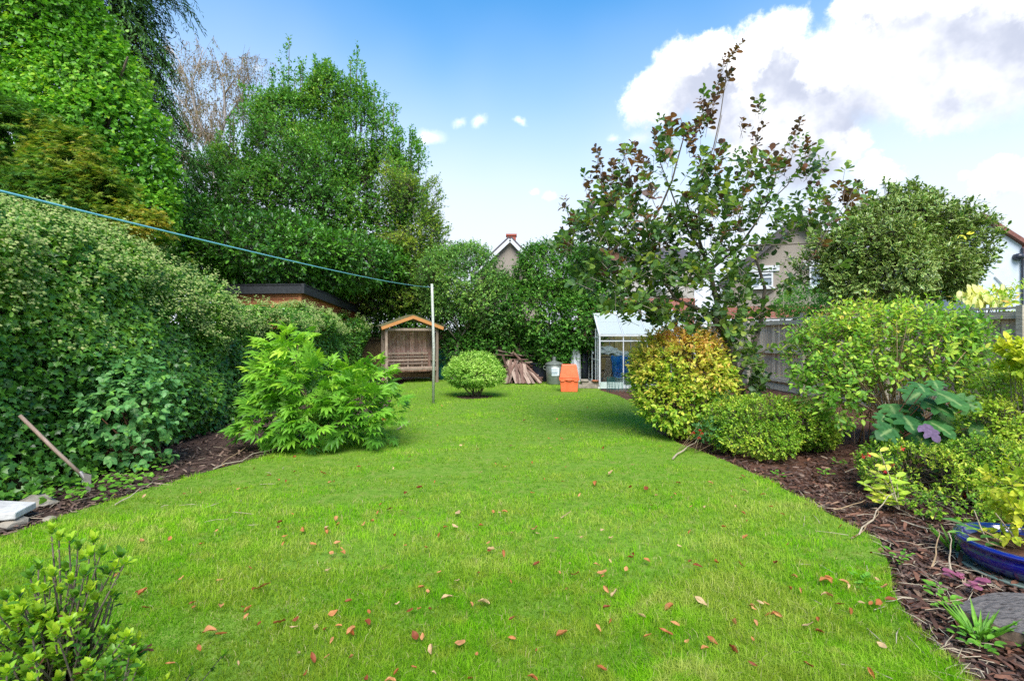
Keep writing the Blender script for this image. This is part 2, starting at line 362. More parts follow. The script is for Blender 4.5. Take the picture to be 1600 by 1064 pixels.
T['heart'] = tpl([(0,0,0),(.0,.26,.0),(.3,.42,.04),(.65,.28,.0),(1,0,-.12),(.65,-.28,.0),(.3,-.42,.04),(.0,-.26,.0),(.5,0,-.05)],
                 [(0,8,2,1),(2,8,3),(3,8,4),(4,8,5),(5,8,6),(6,8,0,7)], [0]+[1]*7+[0])
def lobed(ang_len, notch=.45, waist=0.0):
    vs = [(0,0,0)]; e = [.4]; n = len(ang_len)
    for i, (a, l) in enumerate(ang_len):
        a = R(a); vs.append((l*math.cos(a), l*math.sin(a), -.12*l)); e.append(1)
        if i < n-1:
            a2 = R((ang_len[i][0]+ang_len[i+1][0])/2); l2 = notch*min(l, ang_len[i+1][1]); vs.append((l2*math.cos(a2), l2*math.sin(a2), .05)); e.append(1)
    m = len(vs); return tpl(vs, [(0, i, i+1) for i in range(1, m-1)], e)
T['maple'] = lobed([(-110,.45),(-70,.75),(-35,.92),(0,1),(35,.92),(70,.75),(110,.45)], .38)
# oak-leaf shape: broad stepped lobes with a raised blade
ok = [(0,0,0),(-.04,.2,0),(.08,.42,-.03),(.24,.50,-.05),(.30,.36,.03),(.36,.30,.04),(.48,.50,-.02),(.62,.52,-.07),(.66,.36,.0),(.66,.22,.03),(.80,.28,-.02),(.92,.2,-.06),(1.04,.0,-.12)]
okv = ok+[(x,-y,z) for x,y,z in ok[1:-1][::-1]]; nv = len(okv)
T['oakleaf'] = tpl(okv+[(.15,0,-.02),(.38,0,0),(.62,0,-.01),(.82,0,-.03)], [], [.2]+[1]*(nv-1)+[0,0,0,0])
c1_, c2_, c3_, c4_ = nv, nv+1, nv+2, nv+3
fl = [(0,c1_,2,1),(2,c1_,3),(3,c1_,c2_,4),(4,c2_,5),(5,c2_,6),(6,c2_,c3_,7),(7,c3_,8),(8,c3_,9),(9,c3_,c4_,10),(10,c4_,11),(11,c4_,12)]
mir = lambda i: i if i >= nv else (0 if i == 0 else (12 if i == 12 else nv-i))
T['oakleaf']['f'] = fl+[tuple(mir(i) for i in f[::-1]) for f in fl]
# divided leaf: a stalk with seven to nine lance-shaped leaflets
def divided():
    vs, fs, e = [], [], []
    def leaflet(bx, by, ang, l, w):
        n = len(vs); ca, sa = math.cos(ang), math.sin(ang)
        for (x, y, z) in ((0,0,0),(.33,w,.03),(.68,w*.8,.0),(1,0,-.16),(.68,-w*.8,.0),(.33,-w,.03),(.5,0,-.03)):
            X, Y_ = x*l, y*l; vs.append((bx+X*ca-Y_*sa, by+X*sa+Y_*ca, z*l-.10*(bx+X)**2)); e.append(0 if (y == 0) else 1)
        fs.extend([tuple(n+i for i in f) for f in ((0,6,1),(1,6,2),(2,6,3),(3,6,4),(4,6,5),(5,6,0))])
    leaflet(.50,0,0,.52,.14); leaflet(.48,.0,.6,.40,.14); leaflet(.48,0,-.6,.40,.14)
    leaflet(.30,.02,.85,.50,.13); leaflet(.30,-.02,-.85,.50,.13); leaflet(.25,.04,1.4,.36,.14); leaflet(.25,-.04,-1.4,.36,.14)
    leaflet(.36,.05,.40,.40,.13); leaflet(.36,-.05,-.40,.40,.13)
    n = len(vs); vs.extend([(0,.012,0),(.54,.008,-.03),(.54,-.008,-.03),(0,-.012,0)]); e.extend([0]*4); fs.append((n,n+3,n+2,n+1))
    return tpl(vs, fs, e)
T['divided'] = divided()
T['spray'] = tpl([(0,0,0),(.5,.05,-.05),(1,0,-.2),(.5,-.05,-.05)], [(0,2,1),(0,3,2)], [0,1,.6,1])
T['umbel'] = tpl([(0,0,.0)]+[(.5*math.cos(a), .5*math.sin(a), .25*(i % 2)) for i, a in enumerate(np.linspace(0, 2*PI, 9)[:-1])]+[(0,0,.5)],
                 [(1+i, 1+(i+1) % 8, 9) for i in range(8)], [0]+[1]*8+[0])

def nrm(a): return a/np.maximum(np.linalg.norm(a, axis=-1, keepdims=True), 1e-9)
def waves(p, f, seed, k=7):
    r = np.random.default_rng(seed); out = np.zeros(len(p))
    for _ in range(k):
        d = nrm(r.normal(size=3)); out += np.sin(p@d*f*r.uniform(.6,1.7)+r.uniform(0,6.3))
    return out/math.sqrt(k)
def leaf_data(pos, D, Nn, size, t, tint):
    D = nrm(D); B = nrm(np.cross(Nn, D)); Nn = np.cross(D, B)
    v = t['v']; n = len(pos); k = len(v)
    co = pos[:,None,:]+size[:,None,None]*(v[None,:,0,None]*D[:,None,:]+v[None,:,1,None]*B[:,None,:]+v[None,:,2,None]*Nn[:,None,:])
    return co.reshape(-1,3), np.repeat(tint, k), np.tile(t['e'], n)
def leaf_mesh(name, pos, D, Nn, size, t, tint):
    co, ti, ed = leaf_data(pos, D, Nn, size, t, tint); n = len(pos); k = len(t['v'])
    tot = np.array([len(f) for f in t['f']]); idx = np.concatenate([np.array(f) for f in t['f']])
    me = bpy.data.meshes.new(name); me.vertices.add(len(co)); me.vertices.foreach_set('co', co.ravel())
    loops = (np.arange(n)[:,None]*k+idx[None,:]).ravel(); me.loops.add(len(loops)); me.loops.foreach_set('vertex_index', loops.astype(np.int32))
    lt = np.tile(tot, n); me.polygons.add(len(lt)); me.polygons.foreach_set('loop_start', np.concatenate([[0], np.cumsum(lt)[:-1]]).astype(np.int32))
    me.update(calc_edges=True)
    a = me.attributes.new('tint', 'FLOAT', 'POINT'); a.data.foreach_set('value', ti.astype(np.float32))
    a = me.attributes.new('edge', 'FLOAT', 'POINT'); a.data.foreach_set('value', ed.astype(np.float32))
    TRI[0] += n*int((tot-2).sum())
    return me
TRI = [0]
def sample_blobs(blobs, n, lo, hi, lump, seed, back=1.0, inner=.12):
    b = np.array(blobs, float); area = (b[:,3]*b[:,4]+b[:,4]*b[:,5]+b[:,3]*b[:,5]); w = area/area.sum()
    k = rng.choice(len(b), n, p=w); s = nrm(rng.normal(size=(n,3)))
    rho = lo+(hi-lo)*np.sqrt(rng.random(n)); ins = rng.random(n) < inner; rho[ins] *= rng.uniform(.4,.9,ins.sum())
    c = b[k,:3]; r = b[k,3:]
    if lump: rho *= 1+lump*waves(s*r+c, 2.6/np.mean(r), seed)
    p = c+s*r*rho[:,None]; out = nrm(s/r)
    keep = np.ones(n, bool)
    for j in range(len(b)):
        q = np.linalg.norm((p-b[j,:3])/b[j,3:], axis=1); keep &= ~((q < .72) & (k != j) & ~ins)
    if back < 1: keep &= ~((out[:,1] > .35) & (rng.random(n) > back))
    return p[keep], out[keep], k[keep]
def shoot_leaves(p, out, per, slen, size, up=.3, ang=.9, jit=.35, face=.8, seedtint=None, tintv=.16, flat=0.):
    """leaves set spirally along short shoots; returns positions, directions, normals, sizes, tint, shoot tips"""
    n = len(p); UP = np.array([0,0,1.])
    D = nrm(out+UP*up+rng.normal(size=(n,3))*jit); L = slen*rng.uniform(.5,1.3,n)
    a = nrm(np.cross(D, nrm(rng.normal(size=(n,3))))); b = np.cross(D, a)
    base = (rng.normal(.5,.12,n) if seedtint is None else seedtint)
    pos, dr, nn, sz, ti = [], [], [], [], []
    for i in range(per):
        t = (i+.6)/per; ph = i*2.4+rng.uniform(0,.8,n); rad = a*np.cos(ph)[:,None]+b*np.sin(ph)[:,None]
        an = ang*(1.15-.55*t)+rng.normal(size=n)*.2
        d = D*np.cos(an)[:,None]+rad*np.sin(an)[:,None]; d[:,2] *= (1-flat); d = nrm(d-UP*.12)
        pos.append(p+D*(L*t)[:,None]); dr.append(d)
        nn.append(nrm(UP*face+D*.45+out*.35+rng.normal(size=(n,3))*.33)); sz.append(size*rng.uniform(.42,1.35,n)*(1.1-.35*t))
        ti.append(np.clip(base+rng.normal(size=n)*tintv+.12*(t-.5), 0, 1))
    return np.concatenate(pos), np.concatenate(dr), np.concatenate(nn), np.concatenate(sz), np.concatenate(ti), (p, p+D*L[:,None])
def twig_mesh(name, A, Bp, r, m, parent):
    n = len(A); d = nrm(Bp-A); a = nrm(np.cross(d, np.array([.31,.2,.93]))); b = np.cross(d, a)
    o = np.array(origin(parent)) if parent else np.zeros(3); ring = []
    for q, rr in ((A, r), (Bp, r*.45)):
        for k in range(3): ring.append(q-o+(a*math.cos(2.094*k)+b*math.sin(2.094*k))*rr)
    co = np.stack(ring, 1).reshape(-1,3); me = bpy.data.meshes.new(name); me.vertices.add(len(co)); me.vertices.foreach_set('co', co.ravel())
    f = np.array([0,1,4,3, 1,2,5,4, 2,0,3,5]); lo = (np.arange(n)[:,None]*6+f).ravel(); me.loops.add(len(lo)); me.loops.foreach_set('vertex_index', lo.astype(np.int32))
    me.polygons.add(n*3); me.polygons.foreach_set('loop_start', (np.arange(n*3)*4).astype(np.int32)); me.update(calc_edges=True)
    TRI[0] += n*6
    ob = link(name, me, M[m], parent); return ob
def foliage(parent, name, blobs, n, per, slen, size, tp, m, twm='bark', up=.3, ang=.9, lo=.78, hi=1.06, lump=.14, gap=None, gapf=1.5, back=1., tint=None, tintv=.14,
            face=.8, twigs=None, seed=1, inner=.12, jit=.35, flat=0., zmin=.02, kind=None, clip=None):
    p, out, k = sample_blobs(blobs, n, lo, hi, lump, seed, back, inner)
    if gap is not None:
        g = waves(p, gapf, seed+9); q = rng.random(len(p)) < np.clip((g-gap)*2.5, .04, 1); p, out, k = p[q], out[q], k[q]
    if clip is not None: q = clip(p); p, out, k = p[q], out[q], k[q]
    base = np.clip(.5+.17*waves(p, 3./max(.3, np.mean(np.array(blobs)[:,3])), seed+3)+rng.normal(size=len(p))*.1, 0, 1)
    if tint is not None: base = np.clip(tint(p, base), 0, 1)
    pos, D, Nn, sz, ti, tw = shoot_leaves(p, out, per, slen, size, up, ang, jit, face, base, tintv, flat)
    ok_ = pos[:,2] > zmin; pos, D, Nn, sz, ti = pos[ok_], D[ok_], Nn[ok_], sz[ok_], ti[ok_]
    o = np.array(origin(parent))
    ob = link(name, leaf_mesh(name, pos-o, D, Nn, sz, T[tp], ti), M[m], parent)
    if kind: ob['kind'] = kind
    if twigs:
        ok_ = tw[0][:,2] > zmin; inw = tw[0]-(tw[1]-tw[0])*.6
        t_ = twig_mesh('twigs', inw[ok_], tw[1][ok_], twigs, twm, parent); t_['kind'] = 'stuff'
    return ob
def leaf_parts(parent, name, pos, D, Nn, sz, ti, tp, m, levels=7):
    """each large leaf a part of its own, sharing one mesh per tint level"""
    ms = []
    for i in range(levels):
        me = leaf_mesh(name, np.zeros((1,3)), np.array([[1.,0,0]]), np.array([[0.,0,1]]), np.ones(1), T[tp], np.array([(i+.5)/levels])); me.materials.append(M[m]); ms.append(me)
    o = origin(parent); D = nrm(D); B = nrm(np.cross(Nn, D)); Nn = np.cross(D, B)
    for i in range(len(pos)):
        ob = bpy.data.objects.new(name, ms[min(levels-1, int(ti[i]*levels))]); C.objects.link(ob); ob.parent = parent
        s = sz[i]; r = Matrix((D[i]*s, B[i]*s, Nn[i]*s)).transposed().to_4x4(); r.translation = Vector(pos[i])-o; ob.matrix_local = r
    TRI[0] += len(pos)*12
def split_leaves(parent, name, rest, pos, D, Nn, sz, ti, tp, m, most=280, levels=7):
    """the leaves that show largest become parts, the others stay one mesh"""
    score = sz/np.linalg.norm(pos-np.array([0,0,CAMZ]), axis=1)*np.clip(1.2-.25*np.maximum(0, pos[:,1]-pos[:,1].mean()), .4, 1.2)
    q = np.argsort(-score); a, b = q[:most], q[most:]
    leaf_parts(parent, name, pos[a], D[a], Nn[a], sz[a], ti[a], tp, m, levels)
    if len(b):
        ob = link(rest, leaf_mesh(rest, pos[b]-np.array(origin(parent)), D[b], Nn[b], sz[b], T[tp], ti[b]), M[m], parent); ob['kind'] = 'stuff'
def blob(u, v, Y, ru, rv=None, rd=None):
    c = P(u, v, Y); rx = ru/800*Y; rz = (rv or ru)/800*Y; return (c.x, c.y, c.z, rx, rd or rx*.8, rz)
def limb(mb, a, b, ra, rb, wob=.06, n=6, k=7):
    a = Vector(a); b = Vector(b); l = (b-a).length
    pts = [a.lerp(b, i/n)+Vector(rng.normal(size=3))*wob*l*(.25 if 0 < i < n else 0) for i in range(n+1)]
    mb.tube(pts, [ra+(rb-ra)*i/n for i in range(n+1)], k); return pts

# leaf colours
M['ivy'] = leafy('ivy', [(.018,.06,.014),(.036,.12,.02),(.075,.19,.028),(.17,.31,.04)], .32, .15, spec=.55)
M['ivy_top'] = leafy('ivy_top', [(.03,.10,.018),(.07,.19,.03),(.16,.30,.05)], .36, .2, spec=.5)
M['ivy_flower'] = leaf_mat('ivy_flower', [(.11,.20,.04),(.21,.30,.07),(.36,.38,.14)], .8, .1)
M['climber'] = leafy('climber', [(.025,.09,.012),(.055,.17,.02),(.09,.25,.03),(.20,.34,.04)], .4, .3)
M['conifer'] = leafy('conifer', [(.015,.045,.012),(.035,.10,.02),(.06,.16,.03)], .6, .1)
M['maple'] = leafy('maple', [(.025,.075,.018),(.05,.14,.025),(.15,.20,.035),(.32,.25,.05)], .5, .3)
M['holly_tree'] = leafy('holly_tree', [(.02,.075,.02),(.05,.16,.035),(.09,.24,.045),(.21,.33,.06)], .38, .25, spec=.5)
M['yellowing'] = leafy('yellowing', [(.045,.12,.02),(.10,.20,.03),(.22,.28,.04)], .45, .35)
M['laurel'] = leafy('laurel', [(.014,.055,.014),(.035,.12,.02),(.09,.25,.035)], .3, .2, spec=.6)
M['birch'] = leaf_mat('birch', [(.12,.09,.06),(.20,.17,.10),(.17,.20,.08)], .6, .3)
M['pear'] = leafy('pear', [(.025,.08,.02),(.06,.17,.045),(.12,.27,.07),(.24,.38,.11)], .38, .3, spec=.5)
M['dark_shrub'] = leafy('dark_shrub', [(.012,.05,.012),(.03,.11,.02),(.055,.18,.03),(.12,.24,.05)], .4, .25)
M['dogwood'] = leafy('dogwood', [(.025,.09,.03),(.045,.15,.055),(.085,.22,.09),(.13,.32,.06)], .4, .2, spec=.5, rib=.4)
M['peony'] = leafy('peony', [(.025,.09,.018),(.065,.19,.025),(.14,.31,.035),(.28,.44,.05)], .42, .3)
M['round_shrub'] = leaf_mat('round_shrub', [(.10,.26,.03),(.30,.50,.08),(.52,.66,.18)], .5, .3)
M['smoke_green'] = leafy('smoke_green', [(.022,.055,.028),(.045,.10,.045),(.085,.17,.045),(.20,.25,.05)], .38, .28, spec=.5, rib=.4)
M['smoke_purple'] = leaf_mat('smoke_purple', [(.055,.055,.045),(.12,.07,.055),(.22,.09,.045),(.16,.18,.05)], .4, .3, spec=.5)
M['enkianthus'] = leafy('enkianthus', [(.05,.17,.02),(.13,.28,.03),(.26,.36,.05),(.42,.38,.10),(.52,.30,.15)], .45, .3)
M['azalea'] = leafy('azalea', [(.045,.13,.014),(.10,.225,.022),(.20,.33,.04),(.32,.38,.065)], .42, .25)
M['azalea_near'] = leafy('azalea_near', [(.018,.06,.014),(.05,.14,.018),(.13,.26,.02),(.27,.38,.03)], .36, .3, spec=.5)
M['weigela'] = leafy('weigela', [(.05,.15,.025),(.12,.27,.035),(.25,.38,.055),(.42,.44,.10),(.50,.26,.12)], .42, .3, rib=.4)
M['hydrangea'] = leaf_mat('hydrangea', [(.025,.10,.025),(.06,.17,.04),(.13,.28,.065)], .5, .25, rib=.55)
M['purple_leaf'] = leaf_mat('purple_leaf', [(.11,.07,.12),(.15,.10,.17)], .5, .2)
M['variegated'] = leafy('variegated', [(.012,.055,.014),(.03,.10,.02),(.055,.16,.03)], .32, .15, edge=(.42,.50,.14), spec=.6)
M['cream_leaf'] = leaf_mat('cream_leaf', [(.62,.60,.16),(.75,.74,.36)], .5, .3)
M['gold_leaf'] = leaf_mat('gold_leaf', [(.18,.34,.03),(.42,.50,.04),(.66,.60,.06)], .45, .35)
M['weed'] = leafy('weed', [(.05,.16,.02),(.12,.28,.04)], .5, .3)
M['dead_leaf'] = leaf_mat('dead_leaf', [(.09,.035,.02),(.24,.075,.03),(.42,.17,.06),(.55,.36,.17)], .6, .25)
M['chip'] = leaf_mat('chip', [(.035,.022,.018),(.085,.052,.04),(.17,.11,.08),(.36,.27,.19)], .85, 0)
M['chip_red'] = leaf_mat('chip_red', [(.035,.018,.013),(.095,.045,.03),(.19,.085,.05),(.33,.22,.14)], .8, .05)

exec_order = []
# ================================================================== THE GROUND
def sheet(name, pts, z, m, thick=0):
    me = bpy.data.meshes.new(name); bm = bmesh.new(); vs = [bm.verts.new((p[0], p[1], z)) for p in pts]; f = bm.faces.new(vs)
    if f.normal.z < 0: f.normal_flip()
    bm.normal_update()
    if f.normal.z < 0: bmesh.ops.reverse_faces(bm, faces=[f])
    bmesh.ops.triangulate(bm, faces=list(bm.faces))
    if thick:
        r = bmesh.ops.extrude_face_region(bm, geom=list(bm.faces)); bmesh.ops.translate(bm, verts=[g for g in r['geom'] if isinstance(g, bmesh.types.BMVert)], vec=(0,0,-thick))
        bmesh.ops.recalc_face_normals(bm, faces=bm.faces)
    bm.to_mesh(me); bm.free(); o = link(name, me, M[m]); o['kind'] = 'structure'; return o
sheet('ground', [(-400,-60),(400,-60),(400,700),(-400,700)], -.06, 'ground')
LEFT = [(-300,1000),(-120,880),(30,830),(110,801),(180,780),(250,757),(320,738),(380,722),(450,702),(500,690),(560,668),(600,645),(612,625),(600,612)]
RIGHT = [(935,609),(965,618),(990,630),(1012,650),(1022,672),(1060,692),(1130,718),(1200,750),(1300,805),(1375,843),(1388,880),(1396,930),(1420,965),(1470,1020),(1530,1075),(1640,1200)]
lp = [G(u, v) for u, v in LEFT]; rp = [G(u, v) for u, v in RIGHT]
far = [Vector((-3.2,16.9,0)), Vector((3.2,16.9,0)), Vector((2.6,14.3,0))]
LAWN = [Vector((-4.2,.6,0)), *lp[1:], far[0], far[1], far[2], *rp, Vector((1.2,.6,0))]
sheet('lawn', LAWN, 0, 'lawn', .05)
sheet('flower_bed', [Vector((-7,.5,0)), Vector((-4.0,.5,0)), *[p+Vector((.25,0,0)) for p in lp[1:]], Vector((-2.9,17.4,0)), Vector((-7,17.4,0))], -.028, 'mulch')
sheet('flower_bed', [Vector((1.0,.5,0)), *[p-Vector((.25,0,0)) for p in rp[::-1]], Vector((2.3,14.2,0)), Vector((2.9,17.4,0)), Vector((7.2,17.4,0)), Vector((8.6,.5,0))], -.028, 'soil_red')

def inside(poly, x, y):
    px_ = np.array([p[0] for p in poly]); py = np.array([p[1] for p in poly]); r = np.zeros(len(x), bool); j = len(poly)-1
    for i in range(len(poly)):
        c = ((py[i] > y) != (py[j] > y)); xi = (px_[j]-px_[i])*(y-py[i])/((py[j]-py[i]) if py[j] != py[i] else 1e-9)+px_[i]
        r ^= c & (x < xi); j = i
    return r
def grass():
    n = 1150000
    Y = 1.55*(17/1.55)**rng.random(n)                         # density falls off with distance, blades widen to match
    X = rng.uniform(-1.12, 1.12, n)*Y
    k = inside(LAWN, X, Y)
    ring = (X+.87)**2+((Y-12.0)*1.15)**2 < .42**2; k &= ~(ring & (rng.random(n) < .93))
    thin = waves(np.stack([X, Y, 0*X], 1), 5, 77); k &= rng.random(n) < np.clip(1.0+.30*thin, .35, 1)
    keep = rng.random(n) < .62; k &= keep
    X, Y = X[k], Y[k]; n = len(X)
    pos = np.stack([X, Y, np.zeros(n)-.004], 1)
    tuft = waves(pos, 7, 5)+.6*waves(pos, 19, 6)
    clump = waves(pos, 2.3, 55)
    h = np.clip(.030+.012*tuft+.007*clump+rng.normal(size=n)*.010, .010, .095)*(1+.25*(Y < 3.2))
    edge = np.zeros(n)
    w = np.clip(.00085*Y, .0018, .010)*rng.uniform(.7,1.4,n)
    th = rng.uniform(0, 2*PI, n); lean = rng.uniform(.25,1.25,n); hd = np.stack([np.cos(th), np.sin(th), 0*th], 1); sd = np.stack([-np.sin(th), np.cos(th), 0*th], 1)
    upv = np.array([0,0,1.])
    mid = pos+hd*(h*.35*lean)[:,None]+upv*(h*.62)[:,None]; tip = pos+hd*(h*1.15*lean)[:,None]+upv*(h*np.clip(1.05-.35*lean, .35, 1))[:,None]
    co = np.stack([pos-sd*w[:,None]*.5, pos+sd*w[:,None]*.5, mid+sd*w[:,None]*.45, mid-sd*w[:,None]*.45, tip], 1)
    near = Y < 4.2+rng.normal(size=n)*.9
    tint = np.clip(.38+.18*tuft+.15*clump+rng.normal(size=n)*.17, 0, .86); dry = rng.random(n) < .045; tint[dry] = rng.uniform(.9,1,dry.sum())
    me = bpy.data.meshes.new('grass')
    A = co[near].reshape(-1,3); Bc = co[~near][:,[0,1,4]].reshape(-1,3); na, nb = near.sum(), (~near).sum()
    me.vertices.add(len(A)+len(Bc)); me.vertices.foreach_set('co', np.concatenate([A, Bc]).ravel())
    la = (np.arange(na)[:,None]*5+np.array([0,1,2,3,3,2,4])).ravel(); lb = (np.arange(nb)[:,None]*3+np.array([0,1,2])).ravel()+na*5
    lo = np.concatenate([la, lb]); me.loops.add(len(lo)); me.loops.foreach_set('vertex_index', lo.astype(np.int32))
    tot = np.concatenate([np.tile([4,3], na), np.full(nb, 3)]); me.polygons.add(len(tot)); me.polygons.foreach_set('loop_start', np.concatenate([[0], np.cumsum(tot)[:-1]]).astype(np.int32))
    me.update(calc_edges=True)
    at = me.attributes.new('tint', 'FLOAT', 'POINT'); at.data.foreach_set('value', np.concatenate([np.repeat(tint[near],5), np.repeat(tint[~near],3)]).astype(np.float32))
    o = link('grass', me, M['grass']); props(o, 'short vivid green grass with yellowish patches covering the whole lawn', 'grass', kind='stuff')
    TRI[0] += na*3+nb; print('grass', na, nb)
grass()

T['chip'] = tpl([(0,0,0),(.1,.13,.10),(.9,.09,.12),(1,-.02,.02),(.85,-.13,.10),(.15,-.1,.12)], [(0,1,5),(1,2,4,5),(2,3,4)], [0]*6)
def chips(name, region, n, size, m, label, cat, z0=-.03, spreadY=(2.2,16)):
    Y = spreadY[0]*(spreadY[1]/spreadY[0])**rng.random(n); X = rng.uniform(-1.15,1.15,n)*Y
    k = region(X, Y); X, Y = X[k], Y[k]; n = len(X)
    pos = np.stack([X, Y, np.full(n, z0)+rng.random(n)*.03], 1); th = rng.uniform(0, 2*PI, n)
    D = np.stack([np.cos(th), np.sin(th), rng.normal(size=n)*.22], 1); Nn = nrm(np.stack([rng.normal(size=n)*.35, rng.normal(size=n)*.35, np.ones(n)], 1))
    o = link(name, leaf_mesh(name, pos, D, Nn, size*rng.uniform(.4,1.5,n), T['chip'], np.clip(rng.beta(1.6,3,n), 0, 1)), M[m]); props(o, label, cat, kind='stuff')
rl = lambda X, Y: (~inside(LAWN, X, Y)) & (X < -1.0) & (X > -5.5)
rr = lambda X, Y: (~inside(LAWN, X, Y)) & (X > 1.0) & (X < 7.2)
chips('bark_chips', rl, 42000, .075, 'chip', 'dark brown bark chips mulching the bed below the ivy hedge', 'bark mulch', spreadY=(3,12))
chips('bark_chips', lambda X, Y: rr(X, Y) & (rng.random(len(X)) < np.clip(1.35-(Y-2.5)*.16, .3, 1)), 60000, .06, 'chip', 'dark bark chips along the edge of the bed beside the blue pot', 'bark mulch')
chips('bed_litter', rr, 26000, .07, 'chip_red', 'reddish brown bark and leaf litter under the azaleas by the fence', 'leaf litter', z0=-.02)
# moss and stray grass creeping over the rim of the right bed

# ================================================================== FENCES, BUILDINGS
def fence_x(Y): return 8.1-.081*Y
def right_fence():
    f = thing('garden_fence', 'tall weathered grey timber fence of close upright boards behind the big bushes', 'fence', (fence_x(10), 10, 0))
    O = origin(f); Y0, Y1 = 4.6, 17.4; n = 110; top = 1.86
    dirv = Vector((-.081, 1, 0)).normalized(); base = Vector((fence_x(Y0), Y0, 0)); L_ = (Y1-Y0)/dirv.y; step = L_/n
    ang = math.atan2(dirv.y, dirv.x); mesh_cache = []
    for i in range(4):
        mb = MB(); w = step*1.12; hh = top-.05-rng.uniform(0,.012)
        mb.prism([(-w/2,-.004,.02),(w/2,-.015,.02),(w/2,.0,.02),(-w/2,.010,.02)], (0,0,hh)); o = mb.build('board', 'fence_wood', None); me = o.data; bpy.data.objects.remove(o); mesh_cache.append(me)
    for i in range(n):
        o = bpy.data.objects.new('board', mesh_cache[i % 4]); C.objects.link(o); o.parent = f
        p = base+dirv*(i+.5)*step; o.location = p-O+Vector((.03,0,rng.uniform(-.006,.006))); o.rotation_euler = (0, rng.normal()*.003, ang)
    side = Vector((-dirv.y, dirv.x, 0))
    q = base+dirv*L_; u = Vector((0,0,1))
    for z, h, w in ((.27,.09,.07),(1.0,.09,.07),(top-.10,.10,.05)):
        MB().bar(base+side*.03+u*z, q+side*.03+u*z, w, h).build('rail', 'fence_rail', f)
    MB().bar(base+side*.0+u*(top+.012), q+u*(top+.012), .12, .03).build('capping', 'fence_rail', f)
    k = 0
    for Yp in (5.0, 7.45, 9.9, 12.35, 14.8, 17.2):
        p = Vector((fence_x(Yp), Yp, 0))+side*.075; MB().box(p+u*.97, (.1,.1,2.02 if 12 < Yp < 13 else 1.86)).build('post', 'fence_rail', f)
    MB().bar(base+side*.01+u*.075, q+side*.01+u*.075, .03, .15).build('gravel_board', 'fence_rail', f)
right_fence()
def back_fence():
    f = thing('back_fence', 'brown stained board fence closing the far end of the garden', 'fence', (0,17.3,0))
    mb = MB(); x = -5.4
    while x < 6.7: mb.prism([(x,17.3,0),(x+.115,17.285,0),(x+.115,17.3,0),(x,17.32,0)], (0,0,1.52+rng.uniform(-.01,.01))); x += .105
    o = mb.build('boards', 'back_fence', f); o['kind'] = 'stuff'
    for z in (.3, 1.3): MB().bar((-5.4,17.25,z), (6.7,17.25,z), .05, .08).build('rail', 'back_fence', f)
    for xx in (-3.9,-2.05,-.2,1.65,3.5,5.3): MB().box((xx,17.24,.78), (.09,.09,1.6)).build('post', 'back_fence', f)
back_fence()
def left_fence():
    f = thing('boundary_fence', 'dark brown panel fence buried behind the ivy', 'fence', (-5.4,8,0))
    MB().bar((-5.35,1.6,.8), (-5.5,17.3,.8), .04, 1.6).build('panel', 'dark_fence', f)
    MB().bar((-5.22,1.8,1.9), (-5.3,7.9,1.9), .05, .95).build('ivy_backing', 'dark_fence', f)  # unseen dark panel added inside the tall ivy to block sky showing through
left_fence()

def window(parent, wall_y, x0, x1, z0, z1, bars=1, m='white_upvc', sill=True, transom=None):
    w = MB(); t = .07; y = wall_y-.05
    w.box(((x0+x1)/2,y,z0+t/2), (x1-x0,.1,t)); w.box(((x0+x1)/2,y,z1-t/2), (x1-x0,.1,t))
    for xx in (x0+t/2, x1-t/2): w.box((xx,y,(z0+z1)/2), (t,.1,z1-z0-2*t))
    for i in range(bars): w.box((x0+(x1-x0)*(i+1)/(bars+1),y,(z0+z1)/2), (t,.09,z1-z0-2*t))
    if transom: w.box(((x0+x1)/2,y,z0+(z1-z0)*transom), (x1-x0-2*t,.08,t))
    o = w.build('window', m, parent)
    MB().box(((x0+x1)/2,wall_y-.025,(z0+z1)/2), (x1-x0-2*t-.004,.02,z1-z0-2*t-.004)).build('pane', 'window_glass', o)
    if sill: MB().box(((x0+x1)/2,wall_y-.12,z0-.06), (x1-x0+.16,.2,.08)).build('sill', m, o)
def gable_house(name, label, u_apex, v_apex, ul, vl, ur, vr, Y, depth, wall, roof, cat='house', barge='roof_dark', over=.3):
    a, l, r = P(u_apex, v_apex, Y), P(ul, vl, Y), P(ur, vr, Y)
    h = thing(name, label, cat, (a.x, Y, 0))
    MB().prism([(l.x,Y,0),(r.x,Y,0),(r.x,Y,r.z),(a.x,Y,a.z),(l.x,Y,l.z)], (0,depth,0)).build('wall', wall, h)
    def slab(p, q, th=.14):
        d = (q-p).normalized(); e = q+d*over; n = Vector((-d.z,0,d.x)); n = n if n.z > 0 else -n
        return MB().prism([p+n*.01-Vector((0,over,0)), e+n*.01-Vector((0,over,0)), e+n*th-Vector((0,over,0)), p+n*th-Vector((0,over,0))], (0,depth+over*2,0))
    rf = slab(a, l); rf2 = slab(a, r); rf.add(rf2.v, rf2.f); ro = rf.build('roof', roof, h)
    for p, q in ((a, l), (a, r)):
        d = (q-p).normalized(); e = q+d*over; MB().bar(p-Vector((0,over+.03,.12)), e-Vector((0,over+.03,.12)), .04, .22).build('bargeboard', barge, h)
    return h, a, l, r, ro
